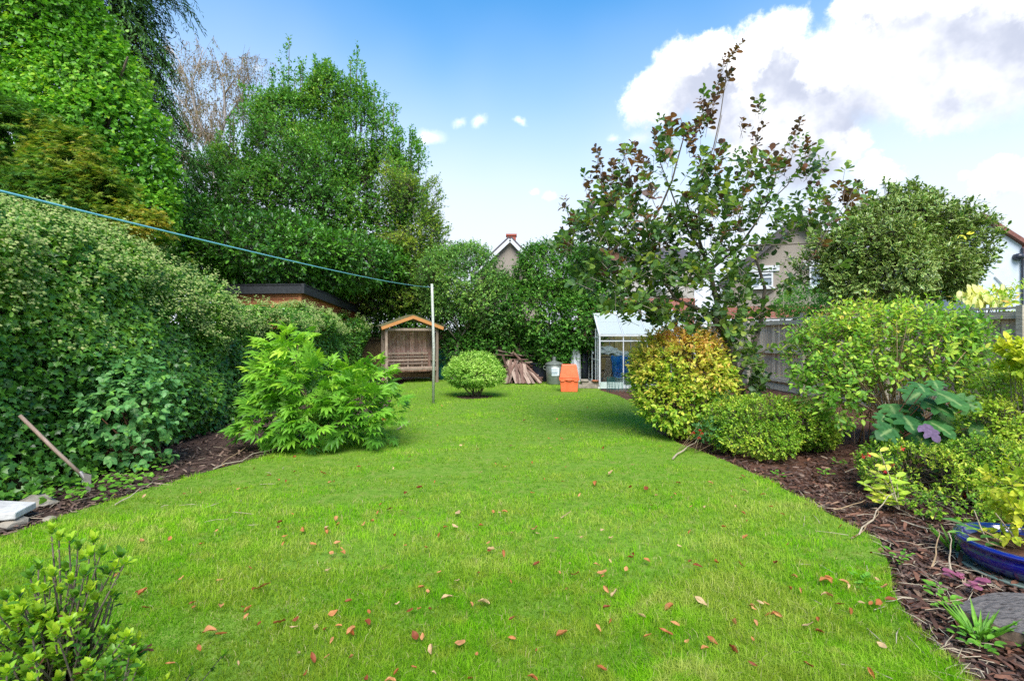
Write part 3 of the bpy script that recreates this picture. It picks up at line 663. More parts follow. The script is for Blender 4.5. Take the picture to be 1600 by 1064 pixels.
# the far house whose gable and chimney stand over the bushes
h, a, l, r_, ro = gable_house('gabled_house', 'far house showing a pebbledash gable, white bargeboards and a red chimney above the bushes', 797, 373, 742, 425, 842, 420, 34, 8, 'pebbledash', 'roof_dark', barge='white_upvc')
c = P(799, 377, 35.5); MB().box((c.x,35.5,c.z-.3), (.62,.62,1.3)).box((c.x,35.5,c.z+.38), (.74,.74,.12)).build('chimney', 'chimney', ro)
w0 = P(802,461,34); w1 = P(814,449,34); window(h, 34, w0.x, w1.x, w0.z, w1.z)
def pale_house():
    Y = 27; h = thing('pale_house', 'pale rendered house with a band of red brick seen over the greenhouse roof', 'house', P(985,520,Y)-Vector((0,0,CAMZ)))
    l, r = P(925,405,Y), P(1085,405,Y)
    zb0, zb1 = P(0,487,Y).z, P(0,466,Y).z
    MB().box(((l.x+r.x)/2,Y+3,zb0/2), (r.x-l.x,6,zb0)).build('lower_wall', 'brick', h)
    MB().box(((l.x+r.x)/2,Y+3,(zb0+zb1)/2), (r.x-l.x+.06,6.06,zb1-zb0)).build('brick_band', 'brick', h)
    MB().box(((l.x+r.x)/2,Y+3,(zb1+l.z)/2), (r.x-l.x,6,l.z-zb1)).build('upper_wall', 'pebble_grey', h)
    MB().prism([(l.x-.3,Y-.3,l.z),(l.x-.3,Y+3,l.z+1.1),(l.x-.3,Y+6.3,l.z)], (r.x-l.x+.6,0,0)).build('roof', 'roof_dark', h)
    for u0, u1, v0, v1 in ((945,962,445,425),(1020,1040,450,425)):
        p, q = P(u0,v0,Y), P(u1,v1,Y); window(h, Y, p.x, q.x, p.z, q.z)
    # low white garden room against it
    p, q = P(958,490,25), P(1065,490,25); e = thing('garden_room', 'low white garden room with a pale sloping roof behind the greenhouse', 'garden room', (p.x,25,0))
    MB().box(((p.x+q.x)/2,25.9,p.z/2-.1), (q.x-p.x,1.8,p.z-.2)).build('wall', 'white_upvc', e)
    t0 = P(0,484,26.8).z
    MB().prism([(p.x-.1,24.8,p.z-.18),(p.x-.1,26.85,t0-.1),(p.x-.1,26.85,t0),(p.x-.1,24.8,p.z-.08)], (q.x-p.x+.2,0,0)).build('roof', 'render_white', e)
    for i in range(4):
        x0 = p.x+.25+i*(q.x-p.x-.4)/4; window(e, 25, x0, x0+(q.x-p.x)/4-.35, .95, p.z-.45, sill=False)
pale_house()
def brown_house():
    Y = 24
    h, a, l, r, ro = gable_house('brown_house', 'brown pebbledash house with two white windows under white lintel bands', 1245, 343, 1139, 436, 1356, 440, Y, 7, 'pebbledash', 'roof_dark')
    h.rotation_euler[2] = -R(26)
    z0, z1 = P(0,497,Y).z, P(0,478,Y).z
    MB().box(((l.x+r.x)/2,Y-.03,(z0+z1)/2), (r.x-l.x+.02,.06,z1-z0)).build('brick_band', 'brick', h)
    MB().box(((l.x+r.x)/2,Y-.07,z0-.06), (r.x-l.x+.1,.1,.14)).build('white_band', 'white_upvc', h)
    for u0, u1, v0, v1 in ((1174,1212,447,424),(1262,1310,449,418)):
        p, q = P(u0,v0,Y), P(u1,v1,Y); window(h, Y, p.x, q.x, p.z, q.z, bars=1, transom=.68)
    for u0, u1, v0, v1 in ((1165,1221,422,413),(1254,1318,416,409)):
        p, q = P(u0,v0,Y), P(u1,v1,Y); MB().box(((p.x+q.x)/2,Y-.04,(p.z+q.z)/2), (q.x-p.x,.08,q.z-p.z)).build('lintel', 'white_upvc', h)
    MB().tube([(l.x+.12,Y-.1,0),(l.x+.12,Y-.1,l.z-.1)], .05, 8).build('downpipe', 'black_plastic', h)
brown_house()
def white_house():
    Y = 21; h = thing('white_house', 'smooth white rendered house end wall with sloping tiled roof and a black lamp', 'house', (20,Y,0))
    A, B, Cc = P(1527,340,Y), P(1597,384,Y), P(1597,520,Y)
    MB().prism([(A.x,Y,0),(B.x,Y,0),(B.x,Y,B.z),(A.x,Y,A.z)], (0,6,0)).build('wall', 'render_white', h)
    d = (B-A).normalized(); n = Vector((-d.z,0,d.x)); n = n if n.z > 0 else -n
    MB().prism([A+n*.01-Vector((0,.2,0)), B+d*.12+n*.01-Vector((0,.2,0)), B+d*.12+n*.17-Vector((0,.2,0)), A+n*.17-Vector((0,.2,0))], (0,6.4,0)).build('roof', 'roof_tile', h)
    MB().box((B.x+1.7,Y+2.6,B.z/2-.3), (3.4,5,B.z-.6)).build('side_wall', 'render_white', h)
    MB().prism([(B.x+.02,Y-.1,B.z-.62),(B.x+.02,Y+2.6,B.z+.5),(B.x+.02,Y+5.2,B.z-.6)], (3.6,0,0)).build('side_roof', 'roof_tile', h)
    MB().tube([(B.x-.06,Y-.08,0),(B.x-.06,Y-.08,B.z-.1)], .045, 8).build('downpipe', 'black_plastic', h)
    p = P(1587,402,Y); MB().lathe([(.05,-.14),(.16,-.1),(.19,0),(.16,.1),(.03,.14)], (p.x,Y-.12,p.z), 12).build('wall_lamp', 'black_plastic', h, smooth=True)
    q = P(1572,455,Y); MB().tube([(q.x,Y-.05,q.z-.3),(q.x,Y-.05,q.z+.1),(q.x-.5,Y-.05,q.z+.6)], .03, 6).build('waste_pipe', 'white_upvc', h)
white_house()

def shed():
    s = thing('garden_shed', 'orange brown timber shed with a thick black felt roof edge behind the ivy', 'shed', (-5.3,12.6,0))
    A = P(475,443,12.6); Lf = P(330,441,13.0); Bk = Vector((-5.0,17.2,2.3)); th = .24
    zt = A.z
    a0 = Vector((A.x,A.y,0)); l0 = Vector((Lf.x,Lf.y,0)); b0 = Vector((-4.95,17.1,0)); 
    c0 = Vector((l0.x, b0.y, 0)); ctr = Vector((-7.4,15,0))
    ins = lambda p: p+(ctr-p).normalized()*.22
    pts = [ins(l0), ins(a0), ins(b0), ins(c0)]; tops = [zt-.2, zt-.2, 2.1, 2.1]
    u = Vector((0,0,1)); hb = .135
    for (i, j) in ((0,1),(1,2)):
        p, q = pts[i], pts[j]; d = (q-p).normalized(); n = Vector((d.y,-d.x,0)); z = .1
        kmax = int(2.5/hb)
        for k in range(kmax):
            z0 = k*hb+.05
            if z0 < 1.3: continue
            MB().prism([p+u*z0+n*.028, p+u*(z0+hb-.006)+n*.008, p+u*(z0+hb-.006)-n*.01, p+u*z0-n*.01], (q-p)).build('board', 'shed_wood', s)
        MB().prism([p-n*.03, q-n*.03, q-n*.03+u*(tops[j]), p-n*.03+u*tops[i]], -n*.05).build('inner_wall', 'shed_wood', s)
    MB().box(pts[1]+u*1.25, (.07,.07,2.5)).build('corner_post', 'shed_wood', s)
    def rim(p, q, zp, zq):
        d = (q-p).normalized(); n = Vector((d.y,-d.x,0))
        return MB().prism([p+u*(zp-th), q+u*(zq-th), q+u*zq, p+u*zp], -n*.06)
    for p, q, zp, zq in ((l0,a0,zt+.01,zt),(a0,b0,zt,2.32)): rim(p, q, zp, zq).build('roof_edge', 'felt', s)
    MB().prism([l0+u*(zt-.05), a0+u*(zt-.06), b0+u*2.26, c0+u*2.26], (0,0,.05)).build('roof', 'felt', s)
shed()

# ================================================================== THINGS AT THE FAR END
def arbour():
    ang = R(24); o = thing('arbour_seat', 'weathered timber arbour bench under a small pitched roof with orange fascia boards', 'garden bench', (-2.98,15.25,0), rotz=ang)
    W_, Dp, Hh = 1.52, .62, 1.62                             # local: x across, y back
    def b(name, m, c, d, rot=None, bev=0): return MB().box(c, d, rot).build(name, m, o, world=False)
    for x in (-W_/2, W_/2):
        for y in (-.02, Dp): b('post', 'arbour_wood', (x,y,Hh/2), (.07,.07,Hh))
        for z in (.42,.72,1.35): b('side_rail', 'arbour_wood', (x,Dp/2,z), (.035,Dp-.1,.05))
        for k in range(4): b('trellis_slat', 'arbour_wood', (x+.012,.1+k*.14,1.03), (.014,.03,.6))
        b('armrest', 'arbour_wood', (x*.97,Dp/2-.05,.66), (.07,Dp,.03))
        for k in range(5): b('side_board', 'arbour_panel', (x-.012*(1 if x > 0 else -1),.06+k*.125,.22), (.015,.115,.42))
    n = 11
    for k in range(n): b('back_board', 'arbour_panel', (-W_/2+.09+k*(W_-.18)/(n-1),Dp-.01,.95), ((W_-.18)/(n-1)-.008,.016,1.32))
    for k in range(4): b('seat_slat', 'arbour_wood', (0,.03+k*.13,.45), (W_-.07,.115,.022))
    MB().prism([(-W_/2+.03,-.045,.44),(-W_/2+.03,-.045,.36),(-W_/4,-.045,.40),(0,-.045,.385),(W_/4,-.045,.40),(W_/2-.03,-.045,.36),(W_/2-.03,-.045,.44)], (0,.025,0)).build('seat_apron', 'arbour_wood', o, world=False)
    for k in range(4): b('back_slat', 'arbour_wood', (0,Dp-.09-.01*k,.56+k*.105), (W_-.28,.02,.06))
    for x in (-.44,0,.44): b('back_upright', 'arbour_wood', (x,Dp-.07,.70), (.05,.022,.5))
    pk = 2.0; ez = 1.66; ex = W_/2+.17
    for sx in (-1, 1):
        d = Vector((sx*ex,0,ez))-Vector((0,0,pk)); n_ = Vector((-d.z*sx, 0, abs(d.x))).normalized(); n_ = Vector((sx*(pk-ez),0,ex)).normalized()
        p0 = Vector((0,-.16,pk)); p1 = Vector((sx*ex,-.16,ez))
        MB().prism([p0+n_*.012, p1+n_*.012, p1+n_*.045, p0+n_*.045], (0,Dp+.34,0)).build('roof', 'felt_moss', o, world=False)
        MB().prism([p0+Vector((0,-.02,.01)), p1+Vector((0,-.02,.012)), p1+Vector((-.02*sx,-.02,-.075)), p0+Vector((0,-.02,-.085))], (0,.025,0)).build('fascia', 'fascia', o, world=False)
        b('rafter', 'arbour_wood', (sx*ex/2,Dp/2,(pk+ez)/2-.06), (ex*1.02,.04,.06), Matrix.Rotation(math.atan2(pk-ez, ex)*sx, 3, 'Y'))
    b('cross_beam', 'arbour_wood', (0,-.02,1.60), (W_+.06,.05,.07))
    return o
arbour()
def water_butt():
    c = P(697,560,16.6); o = thing('water_butt', 'dark green plastic water butt standing between the arbour and the back fence', 'water butt', (c.x,16.6,0))
    MB().lathe([(.25,0),(.30,.1),(.315,.5),(.30,.9),(.285,.94),(.31,.95),(.31,.985),(0,1.01)], (c.x,16.6,0), 28).build('barrel', 'green_plastic', o, smooth=False)
    MB().tube([(c.x,16.28,.12),(c.x,16.22,.12)], .02, 8).build('tap', 'black_plastic', o)
water_butt()
def clothes_post():
    p = G(677,630); p = Vector((P(677,0,10.9).x,10.9,0)); o = thing('clothes_post', 'slim pale lichened clothes line post standing alone in the lawn', 'clothes post', p)
    MB().tube([p-Vector((0,0,.03)), p+Vector((.01,0,1.2)), p+Vector((-.03,0,2.54))], [.03,.029,.026], 10).build('pole', 'post', o, smooth=True)
    t = p+Vector((-.03,0,2.47)); MB().tube([t+Vector((.03,0,0)), t+Vector((-.06,0,.0)), t+Vector((-.09,0,.03))], .008, 6).build('hook', 'steel', o)
    def line(v1, v0, sag, name, label, rad):
        pts = []
        for i in range(41):
            s = i/40; iy = (1/10.88)*(1-s)+.95*s; Y = 1/iy; q = Vector((t.x+(-1.3-t.x)*0, 0, 0))
        a = t+Vector((-.05,0,0)); bq = Vector((-1.72,1.25,CAMZ-(v0-520)/800*1.25)); bq = P(-90, v0, 1.15)
        for i in range(61):
            s = i/60; q = a.lerp(bq, s); q.z -= sag*4*s*(1-s); pts.append(q)
        return pts
    a = t+Vector((-.05,0,0)); bq = P(-110, 272, 1.3)
    def rope(a, bq, sag, name, label, rad):
        pts = [a.lerp(bq, s/80)-Vector((0,0,sag*4*(s/80)*(1-s/80))) for s in range(81)]
        w = MB().tube(pts, rad, 6).build(name, 'rope', None, smooth=True); props(w, label, 'clothes line'); return w
    rope(a, bq, .05, 'clothes_line', 'thin turquoise washing line stretched across the garden to the lawn post', .0042)
clothes_post()

def planks():
    grp = 'planks in the wood pile'; lab = 'old reddish brown plank lying in the loose heap of scrap timber'; lab2 = 'pale weathered plank leaning against the front of the timber heap'
    def board(p, q, w, h, m, label):
        p, q = Vector(p), Vector(q); d = (q-p); l = d.length; c = (p+q)/2
        mb = MB().box((0,0,0), (l,w,h)); o = mb.build('wood_plank', m, None)
        x = d.normalized(); y = Vector((0,0,1)).cross(x).normalized(); z = x.cross(y); o.matrix_world = Matrix.Translation(c) @ Matrix((x,y,z)).transposed().to_4x4() @ Matrix.Rotation(rng.normal()*.25, 4, 'X')
        props(o, label, 'plank', grp)
    cx, cy = .06, 15.8
    for k in range(46):                                        # the heap: layers of boards lying crossways
        lay = k//5; z = .05+lay*.105; sp = .8-.04*lay; th = rng.normal()*.28; l = rng.uniform(.45,.72)*(1.25-.05*lay)
        x = cx-.08+rng.uniform(-.35,.35)*sp; y = cy+rng.uniform(-.3,.3); tz = rng.normal()*.06
        d = Vector((math.cos(th), math.sin(th), tz))*l/1.15
        board(Vector((x,y,z+rng.uniform(0,.05)))-d, Vector((x,y,z))+d, rng.uniform(.07,.14), rng.uniform(.018,.035), 'plank' if k % 4 else 'plank_pale', ('old reddish brown' if k % 4 else 'pale greyish')+' plank lying '+('at the bottom' if lay < 3 else 'halfway up' if lay < 6 else 'near the top')+' of the loose heap of scrap timber')
    for k in range(17):                                        # boards leaning down the front
        s = k/16; x0 = cx-.12+s*.42+rng.normal()*.09; x1 = cx-.22+s*.95+rng.normal()*.10; zt = .72-.3*abs(s-.35)+rng.uniform(-.1,.06)
        board((x0,15.45+rng.uniform(0,.12),zt), (x1,14.9+rng.uniform(-.1,.12),.03), rng.uniform(.06,.11), .022, 'plank_pale' if k % 3 else 'plank', ('pale weathered' if k % 3 else 'reddish brown')+' plank leaning on the '+('bin side' if s > .66 else 'dome shrub side' if s < .33 else 'middle')+' of the timber heap front')
    board((-.28,15.15,.86), (.0,15.1,.02), .12, .02, 'plank', 'dark red board propped upright at the near end of the timber heap')
    board((.02,15.5,.93), (.9,15.3,.06), .08, .025, 'plank', 'longest dark board sloping across the front of the timber heap')
    board((-.62,15.7,1.0), (.3,15.6,.80), .1, .03, 'plank_pale', 'pale board sticking out over the top of the timber heap')
    board((-.5,15.9,1.06), (.45,15.8,.92), .1, .03, 'plank', 'topmost reddish board lying across the timber heap')
planks()
def bins():
    c = P(845,585,15.9); o = thing('black_planter', 'round black plastic tub beside the timber heap', 'tub', (c.x,15.9,0))
    MB().lathe([(.26,0),(.33,.52),(.36,.53),(.36,.58),(.32,.58),(.30,.5),(0,.48)], (c.x,15.9,0), 24).build('tub', 'black_plastic', o, smooth=False)
    Y = 14.9; c = P(866,580,Y); o = thing('garden_incinerator', 'galvanised metal incinerator bin with chimney lid and paper notice', 'incinerator', (c.x,Y,0))
    MB().lathe([(.205,.0),(.215,.04),(.235,.30),(.24,.32),(.235,.34),(.25,.58)], (c.x,Y,0), 28).build('body', 'galvanised', o, smooth=True)
    MB().lathe([(.265,.575),(.265,.60),(.20,.64),(.07,.68),(.055,.69),(.055,.80),(0,.81)], (c.x,Y,0), 28).build('lid', 'galvanised', o, smooth=False)
    for sx in (-1,1): MB().tube([(c.x+sx*.24,Y,.42),(c.x+sx*.31,Y,.45),(c.x+sx*.31,Y,.52),(c.x+sx*.24,Y,.55)], .012, 6).build('handle', 'galvanised', o)
    lb = MB(); ln = MB()
    for k in range(4):
        a0, a1 = R(-112+k*13), R(-112+(k+1)*13); f = lambda a, z, r=.252: (c.x+r*math.cos(a), Y+r*math.sin(a), z)
        lb.add([f(a0,.27,.246),f(a1,.27,.246),f(a1,.50),f(a0,.50)], [(0,1,2,3)])
        for z in (.31,.345,.38,.44): ln.add([f(a0,z,.2535),f(a1,z,.2535),f(a1,z+.012,.2545),f(a0,z+.012,.2545)], [(0,1,2,3)]) if k not in (3,) else None
    q = lb.build('paper_notice', 'paper', o); ln.build('printed_lines', 'ink', q)
    Y = 13.15; c = P(889,590,Y); o = thing('orange_recycling_box', 'bright orange plastic recycling box topped by a second box upside down as lid', 'recycling box', (c.x,Y,0), rotz=R(-4))
    def shell(z0, z1, w0, w1, d0, d1, dark=False):
        return [(-w0/2,-d0/2,z0),(w0/2,-d0/2,z0),(w0/2,d0/2,z0),(-w0/2,d0/2,z0),(-w1/2,-d1/2,z1),(w1/2,-d1/2,z1),(w1/2,d1/2,z1),(-w1/2,d1/2,z1)]
    F = [(3,2,1,0),(4,5,6,7),(0,1,5,4),(1,2,6,5),(2,3,7,6),(3,0,4,7)]
    MB().add(shell(0,.29,.42,.46,.34,.38), F).build('lower_box', 'orange_plastic', o, world=False, bevel=.012)
    rim = MB(); rim.add(shell(.29,.345,.50,.51,.42,.43), F)
    for x in (-.17,0,.17): rim.add([(v[0]*.18+x, v[1]*1.01, v[2]*.6+.115) for v in shell(.25,.30,.5,.5,.42,.42)], F)
    rim.build('rim', 'orange_plastic', o, world=False, bevel=.006)
    MB().box((-.01,-.222,.315), (.16,.02,.03)).build('handle', 'orange_plastic', o, world=False, bevel=.006)
    MB().add(shell(.35,.69,.49,.37,.41,.31), F).build('upper_box', 'orange_plastic', o, world=False, bevel=.014)
    # tall sack and dark board beside the greenhouse
    Y = 15.2; c = P(899,570,Y); o = thing('plastic_sack', 'tall crumpled white plastic sack standing behind the orange box', 'sack', (c.x,Y,0))
    pr = [(.10,0),(.155,.06),(.15,.3),(.165,.5),(.14,.72),(.155,.9),(.13,1.02),(.10,1.06),(0,1.07)]; mb = MB().lathe(pr, (c.x,Y,0), 16)
    mb.v = [tuple(Vector(v)+Vector((.018*math.sin(v[2]*23+i), .015*math.cos(v[2]*31+i*2), 0))) for i, v in enumerate(mb.v)]; mb.build('sack', 'white_bag', o, smooth=False)
    Y = 15.5; c = P(912,570,Y); o = thing('dark_roll', 'dark blue grey roll of fabric standing between sack and greenhouse', 'fabric roll', (c.x,Y,0))
    MB().lathe([(.13,0),(.14,.4),(.13,.88),(.10,.93),(.03,.94)], (c.x,Y,0), 16).build('roll', 'black_plastic', o, smooth=True)
bins()

def greenhouse():
    X0, Y0, Lx, Dy, ez, rz_ = 2.36, 13.8, 2.56, 1.92, 1.43, 2.04
    o = thing('greenhouse', 'small aluminium greenhouse with glass panes and a sloping pale roof', 'greenhouse', (X0, Y0, 0)); X1, Y1, ym = X0+Lx, Y0+Dy, Y0+Dy/2
    a = 'aluminium'; t = .034; pts = lambda *p: [Vector(q) for q in p]
    def bar(n_, p, q, w=t, h=t): return MB().bar(p, q, w, h).build(n_, a, o)
    for p in ((X0,Y0),(X1,Y0),(X0,Y1),(X1,Y1)): bar('corner_post', (*p,.08), (*p,ez), .045, .045)
    bar('eave', (X0-.03,Y0,ez), (X1+.03,Y0,ez), .06, .05); bar('eave', (X0-.03,Y1,ez), (X1+.03,Y1,ez), .06, .05)
    bar('ridge', (X0-.03,ym,rz_), (X1+.03,ym,rz_), .06, .05)
    for x in (X0, X1):
        bar('gable_rafter', (x,Y0,ez), (x,ym,rz_), .04, .04); bar('gable_rafter', (x,Y1,ez), (x,ym,rz_), .04, .04)
        bar('gable_tie', (x,Y0,ez-.07), (x,Y1,ez-.07), .03, .03)
        bar('gable_bar', (x,ym-.32,.08), (x,ym-.32,1.62)); bar('gable_bar', (x,ym+.32,.08), (x,ym+.32,1.62)); bar('gable_bar', (x,Y0+.32,.08), (x,Y0+.32,1.6), .025, .025)
        bar('gable_rail', (x,Y0,.75), (x,Y1,.75), .02, .028); bar('sill_bar', (x,Y0,.08), (x,Y1,.08), .04, .06)
    for y in (Y0, Y1):
        bar('sill_bar', (X0,y,.08), (X1,y,.08), .04, .06); bar('side_rail', (X0,y,1.28), (X1,y,1.28), .02, .03)
    n = 4
    for i in range(1, n):
        x = X0+Lx*i/n
        for y in (Y0, Y1): bar('glazing_bar', (x,y,.08), (x,y,ez), .025, .03); bar('roof_bar', (x,y,ez), (x,ym,rz_), .025, .03)
    for i in range(n):
        xa, xb = X0+Lx*i/n+.02, X0+Lx*(i+1)/n-.02
        for y, s in ((Y0, 1), (Y1, -1)):
            MB().prism([(xa,y,.12),(xb,y,.12),(xb,y,ez-.03),(xa,y,ez-.03)], (0,.004,0)).build('pane', 'glass', o)
            f = lambda q: (y+(ym-y)*q, ez+(rz_-ez)*q+.012)
            for q0, q1 in ((.03,.60),(.58,.97)):
                (ya, za), (yb, zb) = f(q0), f(q1); dz = .004 if q0 > .1 else 0
                if i == 2 and s == 1 and q0 > .1:
                    ya2, za2 = ya, za+.10; MB().prism([(xa,ya2,za2),(xb,ya2,za2),(xb,yb,zb+.01),(xa,yb,zb+.01)], (0,0,.005)).build('vent_pane', 'roof_glass', o)
                    for p_, q_ in (((xa,ya2,za2),(xb,ya2,za2)),((xa,ya2,za2),(xa,yb,zb)),((xb,ya2,za2),(xb,yb,zb))): bar('vent_frame', p_, q_, .025, .02)
                    continue
                MB().prism([(xa,ya,za+dz),(xb,ya,za+dz),(xb,yb,zb+dz),(xa,yb,zb+dz)], (0,0,.004)).build('roof_pane', 'roof_glass', o)
    for x in (X0, X1):
        for ya, yb, in ((Y0+.03,ym-.34),(ym-.3,ym+.3),(ym+.34,Y1-.03)):
            MB().prism([(x,ya,.12),(x,yb,.12),(x,yb,ez-.09),(x,ya,ez-.09)], (.004,0,0)).build('pane', 'glass', o)
        MB().prism([(x,Y0+.06,ez),(x,Y1-.06,ez),(x,ym,rz_-.05)], (.004,0,0)).build('gable_pane', 'glass', o)
    MB().box((X0+.32,Y0-.04,.09), (.62,.05,.17)).build('base_panel', 'pale_green', o)
    MB().box(((X0+X1)/2,(Y0+Y1)/2,.025), (Lx+.1,Dy+.1,.05)).build('base_slab', 'slab', o)
    # things kept inside
    s = thing('potting_bench', 'dark slatted potting bench inside the greenhouse', 'bench', (X0+1.2,Y0+1.3,0))
    for k in range(4): MB().box((X0+1.25,Y0+1.05+k*.16,.78), (2.2,.14,.025)).build('slat', 'arbour_wood', s)
    for x in (X0+.2,X0+2.3):
        for y in (Y0+1.0,Y0+1.55): MB().box((x,y,.40), (.045,.045,.74)).build('leg', 'arbour_wood', s)
    MB().box((X0+1.25,Y0+1.27,.35), (2.2,.5,.02)).build('shelf', 'arbour_wood', s)
    def bagmesh(c, r, name, label, m, cat):
        bm = bmesh.new(); bmesh.ops.create_icosphere(bm, subdivisions=3, radius=1)
        for v in bm.verts:
            q = v.co; k = 1+.13*math.sin(q.x*9+q.z*7)+.09*math.sin(q.y*13+q.x*11)+.06*math.sin(q.z*21); v.co = Vector((q.x*r[0]*k, q.y*r[1]*k, max(q.z,-.7)*r[2]*k))
        me = bpy.data.meshes.new(name); bm.to_mesh(me); bm.free(); ob = link(name, me, M[m]); ob.location = c; props(ob, label, cat)
    bagmesh((X0+.42,Y0+1.15,.96), (.40,.26,.14), 'plastic_bag', 'crumpled pale plastic bag heaped on the bench just inside the greenhouse end', 'white_bag', 'bag')
    bagmesh((X0+.80,Y0+.62,.84), (.30,.2,.13), 'compost_bag', 'white bag bulging out above the blue sheet in the greenhouse', 'white_bag', 'bag')
    # blue sheet hanging over a box
    bm = bmesh.new(); nx, nz = 14, 16; vs = []
    for j in range(nz+1):
        for i in range(nx+1):
            q, w = i/nx, j/nz; x = X0+.36+q*.46+.05*w; z = .86-w*(.62-.28*abs(q-.25) if q < .9 else .55) ; y = Y0+.30-.10*min(1,w*4)+.045*math.sin(q*17+w*3)+.02*math.sin(w*14+q*5); z += .02*math.sin(q*13)
            vs.append(bm.verts.new((x,y,z)))
    for j in range(nz):
        for i in range(nx): bm.faces.new((vs[j*(nx+1)+i],vs[j*(nx+1)+i+1],vs[(j+1)*(nx+1)+i+1],vs[(j+1)*(nx+1)+i]))
    me = bpy.data.meshes.new('blue_sheet'); bm.to_mesh(me); bm.free(); ob = link('blue_sheet', me, M['blue_sheet']); props(ob, 'bright blue plastic sheet draped inside the greenhouse glass', 'plastic sheet')
    md = ob.modifiers.new('thickness', 'SOLIDIFY'); md.thickness = .006
    o2 = MB().bar((X0+.20,Y0+.12,.13), (X0+.36,Y0+.42,.80), .2, .03).build('grey_board', 'plank_pale', None); props(o2, 'wide grey board leaning inside the front glass of the greenhouse', 'board')
    st = thing('cardboard_carton', 'brown carton under the blue sheet in the greenhouse', 'carton', (X0+.9,Y0+.65,0)); MB().box((X0+.72,Y0+.62,.37), (.5,.36,.62)).build('box', 'plank', st)
greenhouse()
def near_greenhouse():
    p = P(920,600,13.9)
    for k, (dx, dy, w, d, h, z) in enumerate(((0,0,.62,.3,.10,0),(.05,.02,.5,.28,.08,.10),(-.12,-.04,.22,.2,.06,.18))):
        o = MB().box((p.x+dx,13.95+dy,z+h/2), (w,d,h), top=(.94,.9)).build('stone_block', 'stone', None, bevel=.015)
        props(o, ['broad stone block at the bottom of the step by the greenhouse end','flat stone lying on the lower block by the greenhouse end','small stone topmost on the step by the greenhouse end'][k], 'stone', 'stones by the greenhouse')
    o = thing('terracotta_saucer', 'shallow terracotta saucer on the stones at the greenhouse corner', 'plant saucer', (p.x+.18,13.86,.18)); MB().lathe([(.09,0),(.12,.03),(.11,.03),(.08,.01)], (p.x+.18,13.86,.181), 16).build('saucer', 'terracotta', o)
    # coil of green wire mesh
    c = P(972,598,13.1); m = thing('wire_mesh', 'dark green wire mesh roll standing in front of the greenhouse glass', 'wire mesh', (c.x,13.1,0))
    mb = MB(); r = .26
    for k in range(26):
        a = 2*PI*k/26; mb.tube([(c.x+r*1.5*math.cos(a),13.1+r*.8*math.sin(a),0),(c.x+r*1.45*math.cos(a+.1),13.1+r*.8*math.sin(a+.1),.36+.03*math.sin(k*2.1))], .004, 4)
    for z in np.linspace(.04,.34,6): mb.tube([(c.x+r*1.5*math.cos(2*PI*k/20),13.1+r*.8*math.sin(2*PI*k/20),z+.01*math.sin(k)) for k in range(21)], .004, 4)
    mb.build('mesh', 'green_plastic', m)
near_greenhouse()

# ================================================================== SMALL THINGS NEAR THE VIEWER
def hoe():
    a = P(31,649,4.75); b = Vector((-4.02,4.86,.06)); o = thing('garden_hoe', 'long handled draw hoe leaning into the ivy hedge with its blade on the bark', 'hoe', b)
    MB().tube([a, a.lerp(b,.5)+Vector((0,0,.008)), b+Vector((-.06,0,.09))], [.016,.017,.016], 10).build('handle', 'hoe_handle', o, smooth=True)
    MB().tube([b+Vector((-.08,0,.12)), b+Vector((-.02,0,.04)), b+Vector((.02,-.01,.05))], [.02,.014,.009], 8).build('socket', 'rusty', o)
    MB().prism([b+Vector(q) for q in ((-.035,-.012,.115),(.045,-.02,.10),(.052,-.035,-.06),(-.012,-.03,-.07))], (.004,-.006,.001)).build('blade', 'rusty', o)
hoe()
def slabs():
    o = MB().prism([(-4.9,4.35,.05),(-4.6,3.7,.05),(-3.86,3.98,.05),(-3.93,4.23,.05)], (0,0,.055)).build('paving_slab', 'slab', None, bevel=.008); props(o, 'loose pale grey paving slab laid on stones beside the lawn', 'paving slab')
    for k, (x, y, r, zc) in enumerate(((-3.95,4.02,.11,.0),(-4.3,3.9,.14,-.01),(-4.2,4.5,.16,.0),(-4.75,5.05,.2,.0),(-3.72,4.12,.05,.0))):
        bm = bmesh.new(); bmesh.ops.create_icosphere(bm, subdivisions=2, radius=r)
        for v in bm.verts: v.co *= 1+.18*math.sin(v.co.x*31+k)+.12*math.sin(v.co.y*43); v.co.z *= .42 if k < 3 else .55
        me = bpy.data.meshes.new('stone'); bm.to_mesh(me); bm.free(); s = link('stone', me, M['mossy' if k == 3 else 'stone']); s.location = (x,y,zc)
        props(s, ['rough stone under the near corner of the paving slab','rough stone under the front edge of the paving slab','rough stone behind the paving slab','low mossy brown stone among the weeds below the hoe','small pale pebble at the corner of the paving slab'][k], 'stone', 'stones round the paving slab')
slabs()
